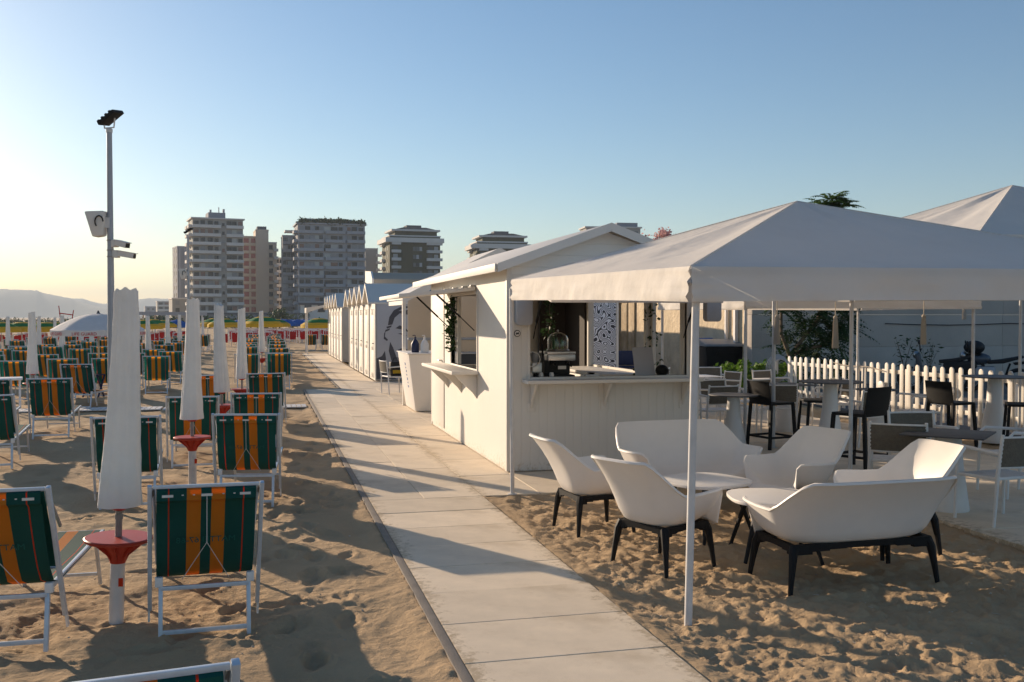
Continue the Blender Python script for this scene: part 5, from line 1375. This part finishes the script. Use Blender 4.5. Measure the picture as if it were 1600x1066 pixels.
# motorcycles
m_tank = mat('tank_paint', (.05, .065, .085), .3, coat=.3)
def bike(X, Y, rz, lab, scooter):
    t = thing('scooter' if scooter else 'motorcycle', lab, 'motorcycle', (X, Y, -.02), rz)
    for s, n_ in ((-1, 'wheel'), (1, 'wheel')):
        w = thing(n_); w.parent = t; w.location = (.68*s, 0, .29); KIDS.setdefault(t.name, []).append(w)
        o = MB().path([(.25*math.cos(a), 0, .25*math.sin(a)) for a in [i*math.pi/14 for i in range(28)]], .05, 8, closed=True).build('tyre', m_blackm, w)
        b = MB(); b.path([(-.0, -.04, 0), (0, .04, 0)], .04, 10)
        for q in range(6): a = q*math.pi/3; b.bar((0, 0, 0), (.21*math.cos(a), 0, .21*math.sin(a)), .02, .025, (0, 1, 0))
        b.path([(.205*math.cos(a), 0, .205*math.sin(a)) for a in [i*math.pi/12 for i in range(24)]], .016, 6, closed=True).build('rim', m_greyp, w)
    for s in (-.07, .07): MB().path([(-.68, s, .29), (-.48, s, .85)], .02, 8).build('fork', m_greyp, t)
    MB().path([(-.42, -.34, 1.02), (-.44, -.1, .97), (-.44, .1, .97), (-.42, .34, 1.02)], .014, 8).build('handlebar', m_black, t)
    for s in (-1, 1):
        MB().path([(-.44, .22*s, 1.0), (-.46, .3*s, 1.17)], .008, 5).build('mirror_stem', m_black, t)
        MB().ball((-.47, .33*s, 1.2), .02, .08, .045, 10, 6).build('mirror', m_blackm, t)
    MB().ball((-.53, 0, .88), .09, .10, .10, 14, 8).build('headlight', m_steel, t)
    if scooter:
        MB().prism([(-.5, -.17, .35), (-.56, -.17, .9), (-.44, -.17, .95), (-.36, -.17, .42)], (0, .34, 0)).build('leg_shield', m_tank, t, bevel=.04)
        MB().box(-.36, .12, -.16, .16, .30, .38).build('footboard', m_black, t, bevel=.02)
        MB().prism([(.05, -.15, .36), (.1, -.15, .72), (.8, -.15, .76), (.86, -.15, .6), (.5, -.15, .38)], (0, .3, 0)).build('rear_body', m_blackm, t, bevel=.05)
    else:
        MB().ball((-.18, 0, .80), .27, .14, .15, 16, 10).build('fuel_tank', m_tank, t)
        MB().box(-.28, .18, -.14, .14, .30, .62).build('engine', m_greyp, t, bevel=.05)
        MB().path([(-.4, 0, .85), (-.2, 0, .5), (.1, 0, .3), (.4, 0, .4), (.5, 0, .7)], .025, 8).build('frame', m_black, t)
        MB().path([(-.1, -.17, .34), (.2, -.2, .26), (.85, -.2, .42)], [.03, .035, .05], 10).build('exhaust', m_steel, t)
    MB().prism([(-.02, -.13, .76), (.3, -.13, .80), (.78, -.13, .90), (.8, -.13, .84), (.35, -.13, .70), (.0, -.13, .68)], (0, .26, 0)).build('seat', m_blackm, t, bevel=.03)
    MB().prism([(.55, -.07, .72), (.98, -.07, .78), (1.02, -.07, .62), (.96, -.07, .60), (.9, -.07, .70), (.6, -.07, .66)], (0, .14, 0)).build('rear_mudguard', m_blackm, t, bevel=.02)
    MB().box(.86, .9, -.06, .06, .72, .78).build('tail_light', m_redln, t, bevel=.01)
    if scooter:
        MB().ball((.78, 0, 1.08), .24, .22, .17, 18, 12).build('top_box', m_blackm, t); MB().box(.62, .92, -.1, .1, .88, .93).build('rack', m_black, t)
X, Y = PD(1468, 24.6); bike(X, Y, R(-38), 'dark scooter with a round black top box parked behind the fence', True)
X, Y = PD(1543, 24.2); bike(X, Y, R(-35), 'motorcycle with a dark blue-grey tank parked behind the right part of the fence', False)

# ================================================================ TOWER BLOCKS
def wmat(name, pal, rough=.3):
    m = bpy.data.materials.new(name); m.use_nodes = True; N = m.node_tree.nodes; L = m.node_tree.links
    oi = N.new('ShaderNodeObjectInfo'); cr = N.new('ShaderNodeValToRGB'); cr.color_ramp.interpolation = 'CONSTANT'
    while len(cr.color_ramp.elements) < len(pal): cr.color_ramp.elements.new(.5)
    for i, (p, c) in enumerate(pal): cr.color_ramp.elements[i].position = p; cr.color_ramp.elements[i].color = (*c, 1)
    L.new(oi.outputs['Random'], cr.inputs[0]); L.new(cr.outputs[0], N['Principled BSDF'].inputs['Base Color']); N['Principled BSDF'].inputs['Roughness'].default_value = rough
    return m
m_win = wmat('window_mixed', [(0, (.006, .006, .008)), (.5, (.02, .022, .026)), (.66, (.22, .22, .23)), (.78, (.20, .09, .06)), (.92, (.40, .40, .38))])
m_winr = wmat('window_red', [(0, (.30, .07, .05)), (.7, (.25, .06, .045)), (.85, (.08, .05, .05))])
m_wind = wmat('window_dark', [(0, (.03, .032, .035)), (.5, (.09, .10, .11)), (.8, (.35, .36, .38))])
m_tw = mat('tower_render', (.34, .325, .30), .9, var=.05, vs_=.06); m_tb = mat('balcony_panel', (.62, .60, .57), .85, objvar=.06, var=.04, vs_=.4)
m_tg = mat('tower_grey', (.25, .26, .29), .9, var=.05, vs_=.06); m_tc = mat('tower_cream', (.56, .47, .37), .9, var=.05, vs_=.08); m_to = mat('tower_olive', (.06, .058, .022), .85, var=.08, vs_=.1)
m_tgb = mat('grey_parapet', (.34, .345, .37), .85, objvar=.08); m_troof = mat('tower_roof', (.12, .12, .13), .9)
def box_on(name, m, par, *a, bev=0):
    return MB().box(*a).build(name, m, par, bevel=bev, smooth=False)
WM = {}
def window(par, x, y, z, w, h, m, face='F'):
    key = (round(w, 2), round(h, 2), m.name, face)
    if key not in WM:
        b = MB()
        if face == 'F': b.box(-w/2, w/2, -.10, .02, 0, h); b.box(-w/2-.1, w/2+.1, -.2, .0, -.14, -.02)
        else: b.box(-.10, .02, -w/2, w/2, 0, h)
        o = b.build('window', m, par, smooth=False); WM[key] = o.data
    else:
        o = bpy.data.objects.new('window', WM[key]); COL.objects.link(o); o.parent = par; KIDS.setdefault(par.name, []).append(o)
    o.location = (x, y, z); return o
def tower(lab, px, d, rot, W, D, Ht, nf, wallm, par_m, bal=(), wins=(), swins=(), sbal=(), group=None, wm=None, base=0, cap=.6, ph=1.0, capm=None):
    X, Y = PD(px, d); bear = math.atan2(X, Y)
    t = thing('apartment_tower', lab, 'apartment block', (X, Y, base), -bear+R(rot), group)
    box_on('wall', wallm, t, -W/2, W/2, 0, D, -1, Ht)
    fh = Ht/nf
    if cap: box_on('roof_slab', capm or par_m, t, -W/2-cap, W/2+cap, -cap, D+cap, Ht, Ht+.5)
    for f in range(1, nf):
        z = f*fh
        for (a, c, dep) in bal:
            o = MB().box(a, c, -dep, -.0, z-.15, z).box(a, c, -dep, -dep+.12, z, z+ph).box(a, a+.1, -dep+.12, 0, z, z+ph).box(c-.1, c, -dep+.12, 0, z, z+ph).build('balcony', par_m, t, smooth=False)
        for (a, c, dep) in sbal:
            MB().box(-W/2-dep, -W/2, a, c, z-.15, z).box(-W/2-dep, -W/2-dep+.12, a, c, z, z+ph).box(-W/2-dep+.12, -W/2, a, a+.1, z, z+ph).build('balcony', par_m, t, smooth=False)
    for f in range(nf):
        z = f*fh
        if z < 1: continue
        for (x, w, h) in wins: window(t, x, 0, z+(.1 if h > 1.9 else .8), w*1.3, h*1.15, wm or m_win) if True else window(t, x, 0, z+(.15 if h > 1.9 else .9), w, h, wm or m_win)
        for (y, w, h) in swins: window(t, -W/2, y, z+.9, w, h, wm or m_win, 'S')
    return t
def rpx(px0, px1, d): return (px1-px0)/F*d
d1 = 372
T = tower('pale grey apartment tower with white balconies and penthouse, tallest at left', 342, d1, 8, 18.2, 14, 38.2, 12, m_tw, m_tb, bal=[(-9.3, .9, 1.3), (2.9, 9.2, 1.2)],
      wins=[(-7.8, 1.3, 1.4), (-5.5, 1.2, 2.2), (-2.8, 1.4, 1.6), (-.6, 1.1, 1.4), (1.9, .7, .9), (4.0, 1.4, 1.6), (5.9, 1.3, 1.6), (8.1, 1.2, 2.1)], sbal=[(0.5, 6, 1.4), (8, 13, 1.4)], swins=[(3, 1.4, 2), (10, 1.4, 2)])
box_on('penthouse', m_tg, T, -3.2, 3.0, 2, 10, 38.7, 40.9); box_on('chimney', m_tgb, T, -2.6, -1.9, 3, 4, 40.9, 42); box_on('chimney', m_tgb, T, 2.2, 2.9, 3, 4, 40.9, 42.4); box_on('chimney', m_tgb, T, .6, .9, 3, 3.3, 40.9, 43)
T = tower('plain grey ribbed tower at the left end of the skyline', 290, 425, 10, 6.2, 12, 31.5, 10, m_tg, m_tgb, swins=[(3, 1.2, 1.6), (8, 1.2, 1.6)], cap=.1)
for x_ in (-2.2, 0, 2.2): box_on('rib', m_tgb, T, x_-.3, x_+.3, -.5, -.003, 0, 31)
box_on('stair_shaft', m_tw, T, 3.12, 7.0, -.5, 9, -1, 34.5)
T = tower('low grey block with blank front at the foot of the leftmost towers', 288, 400, 6, 9, 14, 9, 3, m_tw, m_tb, wins=[(-2.5, 1.2, 1.4), (1.5, 1.2, 1.4)], cap=.2)
T = tower('cream apartment block with rows of red shutters', 391, 398, 4, 5.6, 14, 33.6, 11, m_tc, m_tc, wins=[(-1.3, 1.5, 1.6), (1.5, 1.5, 1.6)], wm=m_winr, bal=[(-2.7, 2.7, .45)], ph=.8, cap=.3)
T = tower('plain cream stair tower beside the red-shuttered block', 410.5, 398, 4, 5.0, 14, 36.2, 11, m_tc, m_tc, cap=.1)
box_on('roof_house', m_troof, T, -1.8, 1.8, 1, 8, 36.7, 38)
T = tower('cream block with small side balconies right of the plain stair tower', 426.5, 402, 4, 3.4, 12, 31.5, 10, m_tc, m_tb, wins=[(-.6, 1.1, 1.4)], bal=[(.6, 2.3, .8)], cap=.1)
T = tower('lower cream block with stacked balconies between the tall towers', 437, 430, 4, 4.4, 12, 27, 9, m_tc, m_tb, wins=[(-1, 1.2, 1.6), (1, 1.2, 1.6)], bal=[(-2.2, 2.2, .8)], cap=.1)
T = tower('narrow tower with glazed balconies attached to the wide grey block', 454.5, 380, 3, 5.8, 12, 32.5, 11, m_tg, m_tgb, bal=[(-2.9, 2.9, 1.2)], wins=[(-1.9, 1.5, 2.1), (0, 1.5, 2.1), (1.9, 1.5, 2.1)], wm=m_wind, cap=.1)
for x_ in (-2.9, -1.45, 0, 1.45, 2.8): box_on('mullion', m_tw, T, x_-.06, x_+.06, -1.32, -1.21, 2, 32)
box_on('roof_slab', m_tb, T, -2.0, 3.4, 0, 8, 34.3, 34.9)
T = tower('wide grey apartment block with roof garden in the middle of the skyline', 519, 372, 7, 24.8, 15, 36.2, 11, m_tgb, m_tgb, bal=[(-12.2, -3.2, 1.3), (-2.4, 4.9, 1.0), (5.6, 12.4, 1.3)],
      wins=[(-11, 1.2, 2.1), (-8.8, 1.4, 2.1), (-5.4, 1.1, 1.5), (-3.9, 1, 1.5), (-1.6, 1.8, 2), (.9, 1.9, 2), (3.3, 1.1, 2), (6.4, 1.0, 1.5), (8.4, 1.5, 1.6), (10.9, 1.4, 2.0)], sbal=[(.5, 7, 1.4)], swins=[(3, 1.5, 2), (10, 1.5, 1.6)])
box_on('penthouse', m_tgb, T, -9, 8, 3, 12, 36.7, 38.6)
b = MB(); rr = random.Random(2); leafcloud(b, [(rr.uniform(-12, 12.4), rr.uniform(-.3, 1.5), 36.9+rr.random()*1.2*(1 if rr.random() < .5 else .4)) for _ in range(150)], .8, 1500, rr, .35, aspect=1.2); o = b.build('roof_garden', m_leafd, T, smooth=False); o['kind'] = 'stuff'
T = tower('pale block with round-ended balconies behind the wide grey one', 581, 430, 5, 5.4, 12, 31, 10, m_tw, m_tb, bal=[(1.8, 4.3, 1.2)], cap=.1)
def olive(px, lab, base):
    T = tower(lab, px, 400, 12, 20.6, 17, 35.0, 11, m_to, m_tb, base=base, bal=[(-9.6, -5.9, 1.3), (4.6, 11.0, 1.3)], wins=[(-8, 1.4, 2.1), (-.3, .8, 1.3), (1.0, .8, 1.3), (2.3, .8, 1.3), (6.2, 1.3, 2.1), (8.6, 1.3, 2.1)], wm=m_wind, sbal=[(11, 16, 1.2)], swins=[(4, 1.2, 1.5), (8, 1.2, 1.5)], cap=.2, group='twin olive apartment towers')
    box_on('terrace_parapet', m_tb, T, -12.2, 11.6, -1.6, 18, 32.6, 34.4)
    box_on('attic', m_to, T, -8, 9.2, 1, 15, 35.5, 37.2); box_on('roof_slab', m_tb, T, -9.5, 10.3, -.2, 16, 37.2, 37.9)
    MB().prism([(-8, 0, 37.9), (8.6, 0, 37.9), (4.5, 0, 38.7), (-4.5, 0, 38.7)], (0, 14, 0)).build('hip_roof', m_troof, T, smooth=False); box_on('plant_room', m_troof, T, -2.8, 3.2, 3, 9, 38.7, 39.8)
olive(649, 'left of the twin olive towers, its full upper half visible', -1.0); olive(785, 'right of the twin olive towers, half hidden by the kiosk roof', -3.4)
T = tower('flat-roofed concrete block just above the kiosk ridge', 958, 350, 14, 19.5, 10, 33.0, 10, m_tw, m_tb, cap=.5, wins=[(4, 2, 1.2), (7.5, 2, 1.2)], wm=m_wind)
box_on('roof_house', m_tg, T, 1.5, 9.0, 1, 8, 33.5, 35.0)
T = tower('hazy distant banded apartment block left of the towers', 261, 700, 5, 12.5, 12, 12.5, 4, m_tw, m_tb, bal=[(-6, 6, 1)], wins=[(-4, 2, 1.6), (0, 2, 1.6), (4, 2, 1.6)], cap=.3)
T = tower('small very distant block on the left skyline', 236, 900, 5, 9.5, 12, 11, 3, m_tg, m_tgb, wins=[(-2, 1.5, 1.5), (2, 1.5, 1.5)], cap=.2)
T = tower('long low building at the foot of the tower blocks', 415, 300, 3, 46, 10, 2.6, 1, m_tg, m_troof, cap=.5, wins=[])
T = tower('low white beach house right of the palm at the foot of the blocks', 492, 230, 0, 6.5, 8, 4.6, 2, m_tb, m_troof, cap=.4, wins=[(-1.5, 1.2, 1.5), (1.5, 1.2, 1.5)], wm=m_wind)

# greenery at the foot of the towers
def bush(px, d, w, h, seed, lab, zz=-.8, name='round_tree'):
    t = thing(name, lab, 'tree', (*PD(px, d), zz)); rr = random.Random(seed)
    MB().path([(0, 0, 0), (0, 0, h*.5)], .2, 6).build('trunk', m_bark, t)
    pts = []
    while len(pts) < 60:
        p = (rr.uniform(-1, 1), rr.uniform(-1, 1), rr.uniform(-1, 1))
        if sum(c*c for c in p) < 1 and (rr.random() > .1): pts.append((p[0]*w/2, p[1]*w/2, h*.58+p[2]*h*.42))
    b = MB(); leafcloud(b, pts, .38, 900, rr, .35, aspect=1.2); o = b.build('crown', m_leafd, t, smooth=False); o['kind'] = 'stuff'
bush(437, 232, 3.6, 4.6, 1, 'round dark tree in front of the narrow glazed tower')
bush(427, 236, 2.0, 3.4, 2, 'smaller dark tree touching the round one at its left')
GH = 'low dark trees along the promenade'
for i, (px, d, w, h) in enumerate(((312, 240, 4, 2.8), (330, 242, 5, 2.4), (350, 240, 4.5, 2.6), (372, 244, 5, 2.4), (392, 240, 4.6, 2.7), (412, 242, 4, 2.5), (455, 240, 4, 2.7), (505, 236, 3.6, 3.0), (230, 255, 6, 2.6), (252, 250, 6, 3.0), (270, 250, 5, 2.6), (200, 260, 7, 2.2), (150, 280, 9, 2.0), (110, 280, 9, 1.9), (60, 290, 10, 1.8), (15, 290, 10, 1.8))):
    side = 'under the tower blocks' if px > 300 else 'below the distant hills'
    t = bush(px, d, w, h, 10+i, 'low dark tree on the promenade line %s' % side, name='low_tree')
    o = [x for x in COL.objects if x.name.startswith('low_tree')][-1]; o['group'] = GH+' '+side
t = thing('palm_tree', 'small palm tree in front of the wide grey apartment block', 'tree', (*PD(475, 228), -.8)); rr = random.Random(6)
MB().path([(0, 0, 0), (.1, 0, 1.8), (0, 0, 3.2)], [.2, .16, .13], 8).build('trunk', m_bark, t); b = MB()
for k in range(30): a = rr.uniform(0, 6.28); fronds(b, (0, 0, 3.2), (math.cos(a), math.sin(a), rr.uniform(.0, 1.1)), 1.7, rr, lw=.42, n=8, droop=1.5)
o = b.build('crown', m_leafd, t, smooth=False); o['kind'] = 'stuff'

# ================================================================ HILLS
def hill(name, prof, d, depth, seed, m):
    rows = []
    P = []
    for i in range(len(prof)-1):
        (a, ya_), (b_, yb_) = prof[i], prof[i+1]; n = max(2, int(abs(b_-a)/3))
        for k in range(n): u = k/n; P.append((a+(b_-a)*u, ya_+(yb_-ya_)*u))
    P.append(prof[-1]); nr = 14
    for j in range(nr+1):
        v = j/nr; row = []
        for i, (px, py) in enumerate(P):
            dd = d-depth*.5+depth*v; X, Y = PD(px, dd); hh = H+(495.5-py)/F*d
            prof_ = math.sin(min(1, v*2)*math.pi/2)**1.1 if v <= .5 else math.cos((v-.5)*math.pi)**.8 if v < 1 else 0
            nz = float(vn(np.array([px*.045+seed]), np.array([v*5.+seed]), 2)[0])*7*(math.sin(math.pi*min(1, v*1.0)))*(0 if abs(v-.5) < .04 else 1)
            row.append((X, Y, max(-1.0, (hh+1.2+.8*float(vn(np.array([px*.4]), np.array([seed*1.]), 7)[0])*(2 if abs(v-.5) < .1 else 1))*prof_+nz*min(1, hh/30)-1.0)))
        rows.append(row)
    o = MB().sheet(rows).build(name, m, ang=180); o['kind'] = 'structure'
m_hill = mat('hillside', (.075, .085, .045), 1, var=.35, vs_=.006, dirt=((.22, .19, .13), .55, .6))
hill('hills', [(-260, 460), (-150, 450), (-60, 452), (0, 451.5), (28, 453), (58, 454), (72, 459), (90, 462), (110, 467), (130, 473), (150, 478), (170, 483), (195, 490), (215, 495.5)], 4700, 1100, 1, m_hill)
hill('hills', [(60, 494), (85, 478), (100, 470), (112, 466.5), (128, 467), (140, 471), (158, 475), (180, 475), (200, 474), (218, 468), (235, 466), (255, 467), (285, 470), (320, 478), (360, 495)], 5700, 600, 5, m_hill)
# ================================================================ AIR
hz = MB().box(-6600, 6600, -6600, 6600, -3.0, 160).build('haze', [], smooth=False); hz['kind'] = 'stuff'
hm = bpy.data.materials.new('haze'); hm.use_nodes = True; hn = hm.node_tree
for n_ in list(hn.nodes): hn.nodes.remove(n_)
ho = hn.nodes.new('ShaderNodeOutputMaterial'); hp = hn.nodes.new('ShaderNodeVolumePrincipled'); hn.links.new(hp.outputs[0], ho.inputs['Volume'])
hp.inputs['Color'].default_value = (.80, .90, 1, 1); hp.inputs['Density'].default_value = .00022; hp.inputs['Anisotropy'].default_value = .1
hz.data.materials.append(hm)
# small shells, pebbles and twigs lying on the near sand
rr = random.Random(77); b = MB()
for _ in range(420):
    x = rr.uniform(-4.5, .9) if rr.random() < .55 else rr.uniform(2.2, 5.7); y = rr.uniform(3.2, 9.5)
    s = rr.uniform(.003, .010); z = gz(x, y)
    if rr.random() < .2:
        a = rr.uniform(0, 3.14); b.path([(x, y, z+.003), (x+.05*math.cos(a), y+.05*math.sin(a), z+.004)], .0018, 4)
    else: b.ball((x, y, z+s*.3), s, s*rr.uniform(.6, 1), s*.6, 6, 4)
o = b.build('beach_debris', mat('shell_bits', (.50, .43, .34), .8, var=.5, vs_=40), None); o['kind'] = 'stuff'
